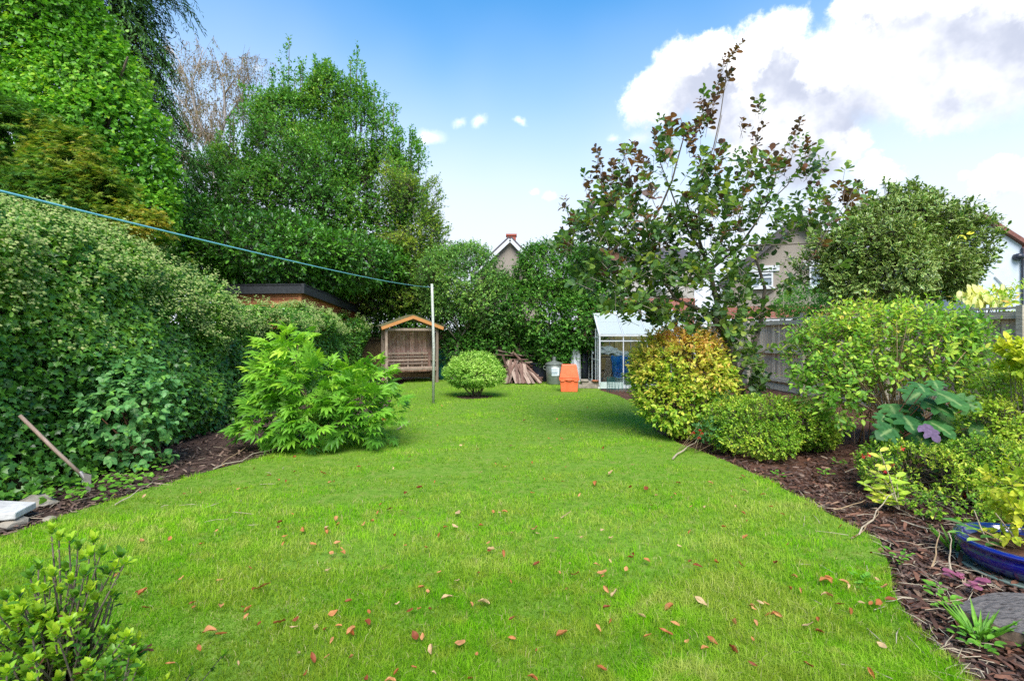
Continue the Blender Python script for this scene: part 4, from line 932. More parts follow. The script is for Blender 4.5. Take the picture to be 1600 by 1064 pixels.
def pot():
    c = Vector((3.26,3.24,0)); o = thing('glazed_pot', 'wide cobalt blue glazed pot standing on a grey green saucer', 'plant pot', c)
    prof = [(.285,.02),(.31,.05),(.333,.09),(.335,.115),(.325,.14),(.33,.148),(.352,.153),(.362,.165),(.352,.178),(.325,.18),(.31,.17),(.305,.14),(0,.135)]
    MB().lathe(prof, c, 56).build('pot', 'blue_glaze', o, smooth=True)
    MB().lathe([(.31,-.02),(.335,-.01),(.345,.006),(.335,.01),(.31,.004),(0,.004)], c, 48).build('saucer', 'saucer', o, smooth=True)
    s = MB().lathe([(.304,.136),(.2,.15),(0,.155)], c, 24).build('soil', 'soil_red', o)
    pl = thing('pot_plant', 'broad leaved green plant growing in the blue pot', 'potted plant', c+Vector((0,0,.25)))
    n = 26; pos, D, Nn, sz, ti = [], [], [], [], []; st = MB()
    for k in range(n):
        a = rng.uniform(0, 2*PI); r = rng.uniform(0,.2); b = c+Vector((r*math.cos(a), r*math.sin(a), .14)); d = Vector((math.cos(a)*.9-.35, math.sin(a)*.9, rng.uniform(.25,.9))).normalized(); l = rng.uniform(.08,.22)
        e = b+d*l; st.tube([b, e], .004, 5); pos.append(e); D.append(d+Vector((0,0,-.25))); Nn.append(Vector((0,0,1))-d*.3); sz.append(rng.uniform(.07,.13)); ti.append(rng.random())
    st.build('stems', 'twig', pl); leaf_parts(pl, 'leaf', np.array(pos), np.array(D), np.array(Nn), np.array(sz), np.array(ti), 'oval', 'pear', 5)
    sg = thing('golden_shrub', 'yellow green leaved shrub spreading over the rim of the blue pot', 'shrub', c+Vector((.1,.0,0)))
    foliage(sg, 'foliage', [(3.22,3.22,.28,.10,.12,.11),(3.30,3.32,.48,.13,.15,.20)], 80, 8, .09, .062, 'oval', 'gold_leaf', up=.5, seed=31, twigs=.003, zmin=.2)
    for k, (x, y) in enumerate(((0,0),(-.14,.05),(.05,.12))):
        s_ = MB().tube([c+Vector((x-.05,y,.14)), c+Vector((x-.12,y-.02,.24)), c+Vector((x-.2+.05*k,y,.36))], [.006,.005,.003], 5).build('dead_stem', 'dry_stick', pl)
pot()
def log_slice():
    c = Vector((2.72,2.58,.0)); o = thing('log_slice', 'weathered grey slice of tree trunk lying flat on the mulch', 'log slice', c)
    n = 40; ring = [(.40*(1+.05*math.sin(3*t)+.03*math.sin(7*t+1))*math.cos(t), .24*(1+.04*math.sin(5*t))*math.sin(t)) for t in np.linspace(0, 2*PI, n+1)[:-1]]
    sd = MB(); v = []; 
    for z, k in ((-.03,1.0),(.03,1.03),(.06,1.0),(.072,.975)): v += [(c.x+x*k*(1+.012*math.sin(i*2.3)), c.y+y*k*(1+.012*math.sin(i*1.7)), z) for i, (x, y) in enumerate(ring)]
    fs = [(j*n+i, j*n+(i+1) % n, (j+1)*n+(i+1) % n, (j+1)*n+i) for j in range(3) for i in range(n)]
    sd.add(v, fs).build('bark_rim', 'log_side', o)
    # sawn top with cracks and growth rings as relief
    bm = bmesh.new(); rows = []
    for q in range(13):
        f = q/12; row = []
        for i, (x, y) in enumerate(ring):
            z = .072+.004*math.sin(f*38+math.sin(i*.9))-(.012 if (i*7) % 11 == 0 and f > .2 else 0)+.003*math.sin(i*3.1); row.append(bm.verts.new((c.x+x*f*.975, c.y+y*f*.975, z if q < 12 else .072)))
        rows.append(row)
    for q in range(12):
        for i in range(n): 
            try: bm.faces.new((rows[q][i], rows[q][(i+1) % n], rows[q+1][(i+1) % n], rows[q+1][i]))
            except ValueError: pass
    bmesh.ops.remove_doubles(bm, verts=bm.verts, dist=.0005)
    me = bpy.data.meshes.new('sawn_face'); bm.to_mesh(me); bm.free(); ob = link('sawn_face', me, M['log_end'], o); me.transform(Matrix.Translation(-c))
log_slice()
def sticks():
    L_ = [((1330,846),(1375,808),'bent pale stick lying from the lawn edge into the bark'),((1318,740),(1420,828),'grey dead stick standing out of the leaves beside the azalea'),
          ((1410,820),(1515,858),'thin straight stick lying toward the blue pot'),((1300,800),(1370,790),'short pale stick on the bed below the leafy sprig'),
          ((1340,838),(1398,770),'forked twig standing at the border edge'),((1390,760),(1412,825),'brown dead twig leaning under the low azalea'),
          ((1455,890),(1470,830),'upright pale twig between lawn and pot'),((1488,895),(1482,835),'second upright pale twig, nearest the blue pot'),
          ((330,735),(450,705),'long pale branch lying on the bark by the peony'),((345,728),(405,690),'crooked brown branch crossing the bark by the peony'),
          ((180,790),(240,765),'short brown stick on the bark beside the hoe blade'),((1050,720),(1098,690),'grey stick under the colourful round bush'),
          ((875,812),(893,810),'small bark brown stick lying on the open lawn'),((622,672),(640,664),'pale thin straw lying on the lawn by the peony')]
    for k, ((u0,v0),(u1,v1),lab) in enumerate(L_):
        a, b = G(u0,v0), G(u1,min(v0+60,max(v1,v0-60))) if 'stand' not in lab and 'lean' not in lab and 'upright' not in lab else None
        if b is None: b = P(u1, v1, a.y+.1); b.z = max(b.z, .15)
        else: b = G(u1, v1); b.z = .05
        a.z = .0; n = 6; pts = [a.lerp(b, i/n)+Vector((rng.normal(), rng.normal(), abs(rng.normal())))*min(.014, .022*(b-a).length)+Vector((0,0,.012)) for i in range(n+1)]
        r = .0045 if a.y < 6 else .009
        o = MB().tube(pts, [r*(1.3-.8*i/n) for i in range(n+1)], 6).build('stick', 'dry_stick' if k % 3 else 'twig', None); props(o, lab, 'stick', 'sticks lying about the beds')
    for k in range(0): pass
sticks()
def fine_litter():
    mb = MB()
    for k in range(420):
        if k % 3: u, v = rng.uniform(1250,1560), rng.uniform(770,1060)
        else: u, v = rng.uniform(20,450), rng.uniform(700,830)
        g = G(u, v)
        if inside(LAWN, np.array([g.x]), np.array([g.y]))[0] and rng.random() < .85: continue
        th = rng.uniform(0, PI); l = rng.uniform(.05,.22); d = Vector((math.cos(th), math.sin(th), rng.normal()*.12))*l; g.z = .012
        mb.tube([g-d/2, g+Vector((rng.normal()*.01,rng.normal()*.01,.006)), g+d/2], [.0022,.0026,.0015], 4, caps=False)
    o = mb.build('fallen_twigs', 'dry_stick', None); props(o, 'fine dry twigs and stalks strewn over both mulched beds', 'twigs', kind='stuff')
fine_litter()

def fallen_leaves():
    # thin curled leaves: built once in four shapes and five tints
    ms = []
    for k in range(4):
        for c in range(5):
            mb = MB(); n, m_ = 7, 4; cu = (.5,.9,1.4,.2)[k]; cl = (.3,-.5,.6,1.)[k]; vs = []
            for i in range(n+1):
                s = i/n; w = .30*math.sin(PI*min(1, s*.94+.04))**.8*(1.1-.35*s)
                for j in range(m_+1):
                    q = (j/m_-.5)*2; vs.append((s-.5, q*w*(1-.1*cu*abs(q)), .14*cu*q*q*(w/.3)+.16*cl*(s-.5)**2*2+.03*math.sin(9*s+5*q)))
            fs = [(i*(m_+1)+j, i*(m_+1)+j+1, (i+1)*(m_+1)+j+1, (i+1)*(m_+1)+j) for i in range(n) for j in range(m_)]
            mb.add(vs, fs); me = bpy.data.meshes.new('fallen_leaf'); me.from_pydata(mb.v, [], mb.f); me.update()
            me.polygons.foreach_set('use_smooth', [True]*len(me.polygons))
            a = me.attributes.new('tint', 'FLOAT', 'POINT'); a.data.foreach_set('value', [(.12,.35,.55,.75,.97)[c]]*len(me.vertices)); me.materials.append(M['lawn_leaf']); ms.append(me)
    big = {(411,927):'pair of pinkish tan curled leaves fallen on the lawn near the low shrub',(640,966):'broad light orange leaf lying on the lawn before the camera',(1312,957):'crumpled rusty brown leaf on the lawn nearest the bark edge',
           (1252,936):'flat salmon coloured leaf on the lawn beside the rusty one',(878,1004):'large folded orange leaf lying in the longer grass',(1262,990):'thin curled orange leaf standing up in the turf',
           (437,985):'dusty pink folded leaf on the lawn in front of the low shrub',(1375,868):'long tan leaf lying along the lawn edge',(327,1000):'dark red curled leaf between the low shrub and open lawn'}
    spots = [(u, v) for u, v in big]+[(600,900),(518,872),(536,873),(544,953),(549,1001),(489,1041),(568,828),(582,822),(590,808),(609,803),(525,818),(655,770),(634,778),(628,805),(666,866),(686,845),(767,868),(787,876),(763,858),(711,830),(716,808),(770,808),(752,828),(788,808),(835,835),(840,843),(838,892),(890,891),(756,950),(698,943),(660,1008),(800,980),(955,850),(1003,975),(940,1060),(1095,950),(1090,895),(1078,888),(1119,888),(1205,970),(1213,890),(1145,1030),(1113,1012),(1045,960),(985,880),(940,905),(960,940),(1040,1002),(1055,985),(434,832),(437,826),(475,835),(511,842),(512,900),(283,915),(180,910),(345,960),(330,870),(300,955),(1372,955),(1392,948),(1382,928),(1420,955),(1294,915),(1318,918),(1370,918),(1010,770),(955,745),(930,760),(790,735),(832,730),(860,705),(878,690),(720,700),(690,760),(640,720),(560,735),(515,760),(505,745),(460,720),(880,760),(905,780),(1150,800),(1165,850),(1230,860),(1060,760),(1080,800),(1205,800),(1110,760)]
    while len(spots) < 290:
        u, v = rng.uniform(180,1400), 520+560*rng.random()**1.35
        if v < 632: continue
        g = G(u, v)
        if inside(LAWN, np.array([g.x]), np.array([g.y]))[0]: spots.append((u, v))
    for k, (u, v) in enumerate(spots):
        g = G(u, v); mi = int(rng.integers(0, 20)); o = bpy.data.objects.new('fallen_leaf', ms[mi]); C.objects.link(o)
        s = rng.uniform(.034,.070)*(1.25 if (u, v) in big else (1 if k < 90 else .75)); o.scale = (s, s*rng.uniform(.55,1.25), s*rng.uniform(.9,2.2)); o.location = (g.x, g.y, .036+rng.uniform(0,.014)); o.rotation_euler = (rng.normal()*.35, rng.normal()*.35, rng.uniform(0, 2*PI))
        props(o, big.get((u, v), ('dark red','rusty brown','orange','light orange','pale tan')[mi % 5]+' leaf fallen on the '+('far lawn towards the dome shrub and orange box' if v < 700 else 'lawn close to the bark bed and its sticks' if u > 1130 else 'lawn between the peony and the low corner shrub' if u < 480 else 'open turf halfway down the lawn' if v < 860 else 'nearest turf in the middle of the lawn')), 'fallen leaf', 'fallen leaves scattered on the lawn')
M['lawn_leaf'] = leaf_mat('lawn_leaf', [(.14,.028,.014),(.30,.085,.026),(.44,.17,.055),(.48,.22,.09),(.52,.36,.19)], .55, .2)
fallen_leaves()

# ================================================================== HEDGE AND TREES ON THE LEFT
def ivy_face(n, Y0, Y1, ztop, xface, thick, seed):
    """points over the hedge's front, top and front end, with bulges"""
    Y = Y0+(Y1-Y0)*rng.random(n); q = rng.random(n); zt = ztop(Y)+.05*waves(np.stack([Y,0*Y,0*Y],1), 9, seed+40)
    f = q < .74; z = np.where(f, zt*rng.random(n)**.85, zt+rng.normal(size=n)*.06)
    bul = .16*waves(np.stack([Y, z*1.3, 0*z], 1), 2.2, seed)+.07*waves(np.stack([Y, z, 0*z], 1), 6, seed+1)
    rnd = np.clip((z/zt-.78)/.22, 0, 1)**2*.3
    xf = xface(Y, z)+bul-rnd
    dep = np.abs(rng.normal(size=n))*.08
    x = np.where(f, xf-dep, xface(Y, zt)-.3-rng.random(n)*thick)
    z = np.where(f, z, zt+.10*waves(np.stack([Y, x*2, 0*x], 1), 3, seed+2)-dep*.5)
    out = np.where(f[:,None], nrm(np.stack([np.ones(n), np.full(n,-.35), .15+rnd*2], 1)), nrm(np.stack([.4*np.ones(n), -.2*np.ones(n), np.ones(n)], 1)))
    return np.stack([x, Y, z], 1), out
def hedge(name, label, Y0, Y1, ztop, xface, n, seed, flower_z, size, nf, thick=.8):
    h = thing(name, label, 'hedge', (xface(np.array([Y0]), np.array([0.]))[0], (Y0+Y1)/2, 0)); o = np.array(origin(h))
    p, out = ivy_face(n, Y0, Y1, ztop, xface, thick, seed)
    D = nrm(out*.35+rng.normal(size=(n,3))*.55+np.array([0,0,-.55])); Nn = nrm(out+np.array([0,0,.55])+rng.normal(size=(n,3))*.38)
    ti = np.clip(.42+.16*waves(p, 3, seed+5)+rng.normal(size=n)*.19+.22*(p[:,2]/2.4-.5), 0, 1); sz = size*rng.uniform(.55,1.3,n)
    a = link('foliage', leaf_mesh('foliage', p-o, D, Nn, sz, T['ivy'], ti), M['ivy'], h)
    # adult growth near the top: smaller paler leaves with flower heads
    p2, out2 = ivy_face(nf*5, Y0, Y1, ztop, xface, thick, seed)
    k = (p2[:,2] > flower_z(p2[:,1])) & (rng.random(len(p2)) < np.clip(.42+.45*waves(p2, 3.3, seed+8), .05, 1)); p2, out2 = p2[k]+out2[k]*.05, out2[k]; m = len(p2)
    pos, D, Nn, sz, ti, tw = shoot_leaves(p2, out2, 5, .12, size*.72, up=.8, ang=1.0, tintv=.2)
    link('shoot_leaves', leaf_mesh('shoot_leaves', pos-o, D, Nn, sz, T['oval'] if size > .055 else T['lo'], ti), M['ivy_top'], h)
    tip = tw[1]; c = tip+nrm(out2+np.array([0,0,1.]))*.02
    pp = np.repeat(c, 5, 0)+rng.normal(size=(m*5,3))*.024; ss = np.full(m*5, .032)*rng.uniform(.5,1.2,m*5)
    U = nrm(out2+np.array([0,0,1.])+rng.normal(size=(m,3))*.2); U = np.repeat(U, 5, 0); Dr = nrm(np.cross(U, rng.normal(size=U.shape)))
    fo = link('flower_heads', leaf_mesh('flower_heads', pp-o, Dr, U, ss, T['umbel'], rng.random(m*5)), M['ivy_flower'], h); fo['kind'] = 'stuff'
    return h
sm = lambda x, a, b: np.clip((x-a)/(b-a), 0, 1)**2*(3-2*np.clip((x-a)/(b-a), 0, 1))
hx = lambda Y, z: -4.55-.1*sm(Y, 4, 8)+.25*sm(Y, 9, 15.5)-.12*z
hedge('ivy_hedge', 'tall flowering ivy hedge, the high part towards the house', 2.2, 8.75, lambda Y: 2.70-.05*sm(Y,7,8.5)-.35*sm(Y,8.45,8.75)+.06*np.sin(Y*3), lambda Y, z: hx(Y, z)+.06-.05*sm(z,1.8,2.6), 38000, 21, lambda Y: 1.35+.25*np.sin(Y*2), .074, 1000, .9)
hedge('ivy_hedge', 'lower ivy hedge running on in front of the brown shed to the arbour', 8.4, 15.6, lambda Y: 1.93+.10*sm(Y,8,11)-.18*sm(Y,12.5,15.6)+.05*np.sin(Y*2.1), hx, 34000, 41, lambda Y: 1.45+.1*np.sin(Y*3), .066, 900, .7)
# end face of the low ivy hedge
def litter_plants(): pass

def tree(name, label, cat='tree', at=(0,0,0), trunk=None, limbs=None, bark='bark', k=9):
    t = thing(name, label, cat, at); mb = MB()
    if trunk: mb.tube([Vector(p) for p, r in trunk], [r for p, r in trunk], k)
    for L_ in (limbs or []): mb.tube([Vector(p) for p, r in L_], [r for p, r in L_], 6)
    if trunk or limbs: mb.build('trunk', bark, t, smooth=True)
    return t
def auto_limbs(base, top, blobs, r0, n=9):
    out = []; base = Vector(base); top = Vector(top)
    for i in range(n):
        b = blobs[i % len(blobs)]; s = rng.uniform(.25,.9); a = base.lerp(top, s); e = Vector(b[:3])+Vector(rng.normal(size=3))*min(b[3],b[5])*.45
        mid = a.lerp(e, .5)+Vector((0,0,.12*(e-a).length)); r = r0*(1-s*.7)*.5; out.append([(a, r), (mid, r*.6), (e, r*.2)])
    return out
def bt(base, top, r, n=6):
    base = Vector(base); top = Vector(top); return [(base.lerp(top, i/n)+Vector((rng.normal()*.03, rng.normal()*.03, 0))*(top-base).length*.12, r*(1-.75*i/n)) for i in range(n+1)]

# big tree draped in a bright green climber
B = [blob(-120,120,11.5,150,170),blob(-20,20,11.5,120,110),blob(60,80,11.2,110,120),blob(110,150,11,100,110),blob(150,225,10.8,90,80),blob(205,285,10.5,62,62),blob(30,220,10.8,150,110),blob(120,330,10.4,130,90),blob(225,330,10.3,42,40),blob(30,380,10.5,120,80)]
t = tree('climber_covered_tree', 'tall tree smothered in bright green heart leaved climber at the garden side', at=(-8.6,11.6,0), trunk=bt((-9.2,12,0),(-10.4,12.3,7.2),.32), limbs=auto_limbs((-9.2,12,1),(-10.4,12.3,7),B,.3))
foliage(t, 'crown', B, 40000, 5, .22, .092, 'heart', 'climber', up=-.5, ang=.8, lump=.2, back=.3, face=.45, inner=.04, seed=3, tintv=.2, flat=.0, gap=-1.6)
# conifer with hanging sprays behind it
def conifer():
    t = tree('drooping_conifer', 'dark conifer with hanging feathery branches behind the climber covered tree', at=(-10.6,14.2,0), trunk=bt((-11.4,14.4,0),(-11.6,14.4,11.5),.3))
    B = [blob(130,-60,13.8,120,90),blob(165,20,13.8,62,90),blob(180,100,13.6,62,80),blob(205,170,13.4,50,70),blob(215,235,13.2,50,60),blob(120,60,13.8,70,120)]
    p, out, k = sample_blobs(B, 3800, .7, 1.12, .28, 13, .5, .15)
    pos, D, Nn, sz, ti = [], [], [], [], []
    n = len(p); dir0 = nrm(out*np.array([1,1,.2])+np.array([.15,0,-.1])); 
    for i in range(16):                                       # each branchlet droops as it runs out
        s = i/16; q = p+dir0*(s*.62)+np.array([0,0,-1.])*(s*s*.62); tang = nrm(dir0+np.array([0,0,-2.2])*s)
        d = nrm(tang+rng.normal(size=(n,3))*.42); pos.append(q); D.append(d); Nn.append(nrm(out+np.array([0,0,.6]))); sz.append(rng.uniform(.09,.19,n)); ti.append(np.clip(rng.normal(.45,.2,n), 0, 1))
    pos, D, Nn = map(np.concatenate, (pos, D, Nn)); sz, ti = np.concatenate(sz), np.concatenate(ti)
    link('crown', leaf_mesh('crown', pos-np.array(origin(t)), D, Nn, sz, T['lance'], ti), M['conifer'], t)
    tw = twig_mesh('branchlets', p-dir0*.6, p+dir0*.35-np.array([0,0,.15]), .012, 'bark', t); tw['kind'] = 'stuff'
conifer()
# japanese maple, yellowing
B = [blob(-60,250,8.3,110,75),blob(40,225,8.2,75,45),blob(110,270,8,75,50),blob(60,320,8,110,50),blob(165,320,7.8,60,40),blob(200,360,7.7,55,30),blob(-10,190,8.4,50,30),blob(245,395,7.9,40,18)]
t = tree('japanese_maple', 'spreading feathery Japanese maple turning yellow above the ivy hedge', at=(-6.6,8.2,0), trunk=bt((-6.6,8.2,0),(-6.9,8.3,2.6),.1), limbs=auto_limbs((-6.6,8.2,1),(-6.9,8.3,2.8),B,.1,12), bark='bark_red')
foliage(t, 'crown', B, 11000, 6, .14, .085, 'maple', 'maple', up=0., ang=1.1, lump=.2, gap=-.35, gapf=4.2, back=.5, face=1.2, seed=5, flat=.5,
        tint=lambda p, b: b*.55+.30*sm(p[:,0], -8.2, -6.2)+.25*waves(p, 2.6, 4), tintv=.13)
# the great bushy tree
B = [blob(453,215,19,36,85),blob(555,228,19,36,82),blob(505,255,18.8,55,64),blob(400,255,19,45,75),blob(605,298,19,36,66),blob(355,300,18.6,45,50),blob(420,320,18.3,75,60),blob(500,330,18,85,70),blob(580,345,18.2,65,75),blob(645,360,18.6,38,65),blob(330,360,18.2,55,45),blob(400,405,17.8,100,55),blob(480,410,17.6,90,55),blob(565,420,17.8,90,50),blob(640,430,18.3,44,50),blob(530,290,18.3,50,60),blob(450,270,18.4,55,60),blob(628,272,19.1,20,28),blob(375,220,19.1,20,36),blob(505,165,19,26,50)]
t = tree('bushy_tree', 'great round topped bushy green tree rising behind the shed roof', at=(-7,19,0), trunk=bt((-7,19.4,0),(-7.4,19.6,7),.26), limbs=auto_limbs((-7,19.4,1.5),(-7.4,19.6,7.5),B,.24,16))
foliage(t, 'crown', B, 36000, 7, .36, .135, 'lo', 'holly_tree', up=.45, lump=.20, gap=-1.15, gapf=1.7, back=.25, seed=7, tint=lambda p, b: b*.85+.22*sm(p[:,0], -6, -3.6)+.16*sm(p[:,2],4,9)-.12, tintv=.17, twigs=.008, inner=.1)  # yellower right flank; upper leaves tinted lighter, painting light on the crown top
# upright shoots that break the outline
sh = [(rng.uniform(330,650), 0, rng.uniform(.3,.7)) for _ in range(34)]
sh = [(u, 105+.0045*abs(u-490)**2+rng.uniform(-15,35), l) for u, _, l in sh]+[(452,60,.9),(500,105,.6),(425,110,.6),(470,100,.7),(558,78,.9),(548,95,.6),(565,100,.7),(380,135,.5),(525,130,.5),(600,150,.5),(615,165,.4),(488,125,.5),(640,205,.4),(655,225,.35),(668,290,.3),(340,240,.5),(360,190,.6),(322,265,.4),(510,150,.5),(585,135,.5),(440,130,.6),(405,160,.5)]
pa = []; ou = []
for (u, v, l) in sh:
    tipp = P(u, v, 19+rng.uniform(-.5,.5)); basep = tipp-Vector((rng.uniform(-.4,.3),0,l*2.6))
    for j in range(44): s = j/44; q = basep.lerp(tipp, s)+Vector(rng.normal(size=3))*.16*(1.2-s); pa.append(q); ou.append((rng.normal()*.4, rng.normal()*.4, 1))
pos, D, Nn, sz, ti, tw = shoot_leaves(np.array(pa), nrm(np.array(ou)), 5, .22, .12, tintv=.15, seedtint=np.full(len(pa), .6))
o = link('upright_shoots', leaf_mesh('upright_shoots', pos-np.array(origin(t)), D, Nn, sz, T['lo'], ti), M['holly_tree'], t)
tb = MB()
for (u, v, l) in sh: tipp = P(u, v, 19); tb.tube([tipp-Vector((.05,-.1,l*3.2)), tipp-Vector((.02,0,l*1.5)), tipp], [.03,.018,.006], 5)
tb.build('shoot_stems', 'bark', t)
# loose yellowing tree on its right
B = [blob(640,330,17.3,38,60),blob(660,390,17.2,32,55),blob(620,290,17.6,26,40),blob(655,440,17.2,40,40),blob(600,460,17,45,30)]
t = tree('yellowing_tree', 'slender yellow green tree on the right flank of the great bushy tree', at=(-3.4,17.9,0), trunk=bt((-3.4,17.9,0),(-3.3,17.6,4.6),.09), limbs=auto_limbs((-3.4,17.9,1.2),(-3.3,17.6,4.6),B,.08,8))
foliage(t, 'crown', B, 3600, 6, .28, .10, 'lo', 'yellowing', up=.5, lump=.25, gap=-.7, gapf=3, back=.6, seed=9, tintv=.25, twigs=.006)
# hazel mass behind the arbour
B = [blob(600,470,18.3,60,40),blob(650,490,18.2,50,34),blob(560,470,18.6,50,40),blob(700,500,18.4,50,26),blob(690,460,18.6,40,40),blob(600,505,17.9,50,24),blob(660,508,17.9,50,22),blob(720,510,17.9,40,20)]
t = tree('hazel', 'soft green bushy hazel filling the corner behind the arbour roof', 'shrub', at=(-3.6,18.3,0), limbs=auto_limbs((-3.6,18.4,0),(-3.6,18.4,2),B,.08,10))
foliage(t, 'foliage', B, 6800, 6, .28, .12, 'lo', 'dark_shrub', up=.4, lump=.18, back=.5, seed=81, tintv=.22, inner=.2, tint=lambda p, b: b+.15)
# laurel behind the shed roof
B = [blob(320,425,13.8,75,60),blob(420,395,14,95,48),blob(510,412,15.0,75,40),blob(590,420,16.5,45,30),blob(270,370,13.6,70,60),blob(440,430,15,90,24)]
t = tree('laurel', 'dark glossy laurel crowding over the shed roof beneath the bushy tree', 'shrub', at=(-6.6,14.6,0), trunk=None, limbs=auto_limbs((-6.9,14.9,0),(-6.9,14.9,2.4),B,.12,10))
foliage(t, 'foliage', B, 8500, 6, .26, .135, 'oval', 'laurel', up=.3, lump=.16, back=.35, seed=11, tintv=.22, twigs=.006,
        clip=lambda p: p[:,2] > 2.78)
# birch, thin and nearly bare
def birch():
    t = tree('birch', 'tall thin birch with sparse brown foliage against the sky', at=(-14.5,26,0)); mb = MB(); Y = 26
    q = lambda u, v: P(u, v, Y)
    main = [(q(345,420),.2),(q(343,340),.18),(q(335,265),.15),(q(332,230),.12)]
    limbs_ = [[(q(332,230),.1),(q(310,190),.075),(q(297,140),.05),(q(280,95),.03),(q(262,70),.015)],[(q(335,232),.1),(q(352,190),.07),(q(350,140),.05),(q(340,95),.02)],[(q(345,200),.07),(q(372,160),.045),(q(392,120),.015)],
              [(q(335,240),.08),(q(300,180),.05),(q(268,140),.02)],[(q(310,190),.05),(q(300,130),.035),(q(318,75),.012)],[(q(330,215),.07),(q(290,205),.04),(q(258,190),.015)],[(q(338,262),.08),(q(300,250),.05),(q(260,240),.02)],[(q(350,150),.04),(q(375,110),.02),(q(380,90),.01)]]
    mb.tube([Vector((-14.6,26,0))]+[p for p, r in main], [.24]+[r for p, r in main], 8)
    for L_ in limbs_: mb.tube([p for p, r in L_], [r for p, r in L_], 6)
    mb.build('trunk', 'bark_white', t, smooth=True)
    A, Bp, pos, D = [], [], [], []
    for L_ in limbs_:
        pts = [p for p, r in L_]
        for k in range(30):
            s = rng.uniform(.25, len(pts)-1); i = min(int(s), len(pts)-2); a = pts[i].lerp(pts[i+1], s-i)
            d = Vector((rng.normal()*.9, rng.normal()*.8, rng.normal()*.5+.25)).normalized(); e = a+d*rng.uniform(.5,1.7); A.append(a); Bp.append(e)
            for j in range(5):
                f = a.lerp(e, rng.uniform(.4,1)); g = f+Vector((rng.normal()*.22, rng.normal()*.2, -rng.uniform(.35,1.1))); A.append(f); Bp.append(g)
                for _ in range(6): pos.append(f.lerp(g, rng.random())+Vector(rng.normal(size=3))*.07); D.append((rng.normal(), rng.normal(), -1.4))
    t_ = twig_mesh('twigs', np.array(A), np.array(Bp), .009, 'twig', t); t_['kind'] = 'stuff'
    pos = np.array(pos); n = len(pos); o = link('crown', leaf_mesh('crown', pos-np.array(origin(t)), np.array(D), rng.normal(size=(n,3)), rng.uniform(.06,.13,n), T['lo'], rng.random(n)), M['birch'], t)
birch()

# ================================================================== SHRUBS AND TREES ACROSS THE END
B = [blob(705,438,16.3,56,46),blob(735,432,15.9,48,44),blob(730,478,16.2,50,28),blob(690,462,16.6,36,36),blob(770,470,15.9,40,50),blob(722,408,16,36,20)]
pt = lambda u, v, Y: P(u, v, Y)
t = tree('fruit_tree', 'small leaning fruit tree with speckled trunk beside the arbour', at=(-1.75,16.2,0), bark='bark_pale',
    trunk=[((P(712,600,16.2).x,16.2,0),.07),(P(711,560,16.2),.06),(P(718,530,16.1),.052),(P(732,510,16),.045),(P(748,485,15.9),.03),(P(760,450,15.9),.015)],
    limbs=[[(P(722,525,16.1),.035),(P(712,505,16),.028),(P(700,480,15.8),.015)],[(P(735,508,16),.035),(P(765,495,15.9),.02),(P(785,475,15.9),.01)],[(P(728,516,16),.03),(P(726,490,15.8),.02),(P(715,450,15.7),.01)],[(P(715,533,16.1),.03),(P(700,514,16),.02),(P(690,505,15.9),.012)]])
foliage(t, 'crown', B, 7200, 6, .22, .085, 'lo', 'pear', up=.5, lump=.2, gap=-1.0, gapf=3, back=.5, seed=15, tintv=.22, twigs=.005)
B = [blob(848,432,16.2,40,36),blob(870,425,16,50,40),blob(905,435,15.8,42,45),blob(795,482,16.3,55,38),blob(860,490,15.8,60,45),blob(905,505,15.4,38,50),blob(790,540,16.5,60,35),blob(880,550,15.7,38,35),blob(925,470,15.4,24,40),blob(835,545,16.4,40,30),blob(740,545,16.6,45,30)]
t = tree('dense_shrub', 'dense dark green many stemmed shrub behind the timber heap and bins', 'shrub', at=(1.3,16.2,0), bark='bark_pale',
    limbs=[[((x,16.1,0),.035),((x+d*.4,16.05,1.2),.028),((x+d,16.1,2.4),.014)] for x, d in ((.55,-.2),(.78,.1),(.9,.35),(1.25,-.1),(1.4,.3),(1.7,.1),(-.4,-.3),(.2,.1),(2.0,.2))])
foliage(t, 'foliage', B, 14500, 6, .24, .11, 'lo', 'dark_shrub', up=.2, lump=.17, gap=-1.35, gapf=2.2, back=.45, seed=17, tintv=.2, twigs=.005, face=1.0,
        tint=lambda p, b: b+.14*sm(p[:,2], 1, 3.2)-.05)
# loose tips above
pa = []; ou = []
for (u, v, l, Y) in [(735,378,.5,16),(712,385,.4,16),(690,395,.5,15.8),(760,385,.4,16),(748,392,.4,16),(828,383,.4,16.2),(838,392,.5,16.2),(870,385,.5,16),(893,375,.6,15.8),(908,380,.5,15.8),(850,400,.4,16),(705,400,.4,15.8),(885,395,.5,15.9)]:
    for j in range(34): pa.append(P(u, v, Y)-Vector((rng.normal()*.07,rng.normal()*.07,l*j/34+.05))+Vector(rng.normal(size=3))*.1*(.3+j/34)); ou.append((rng.normal()*.5,rng.normal()*.5,1))
pos, D, Nn, sz, ti, tw = shoot_leaves(np.array(pa), nrm(np.array(ou)), 4, .12, .08, tintv=.2)
o = link('loose_tips', leaf_mesh('loose_tips', pos-np.array(origin(t)), D, Nn, sz, T['lo'], ti), M['pear'], t)

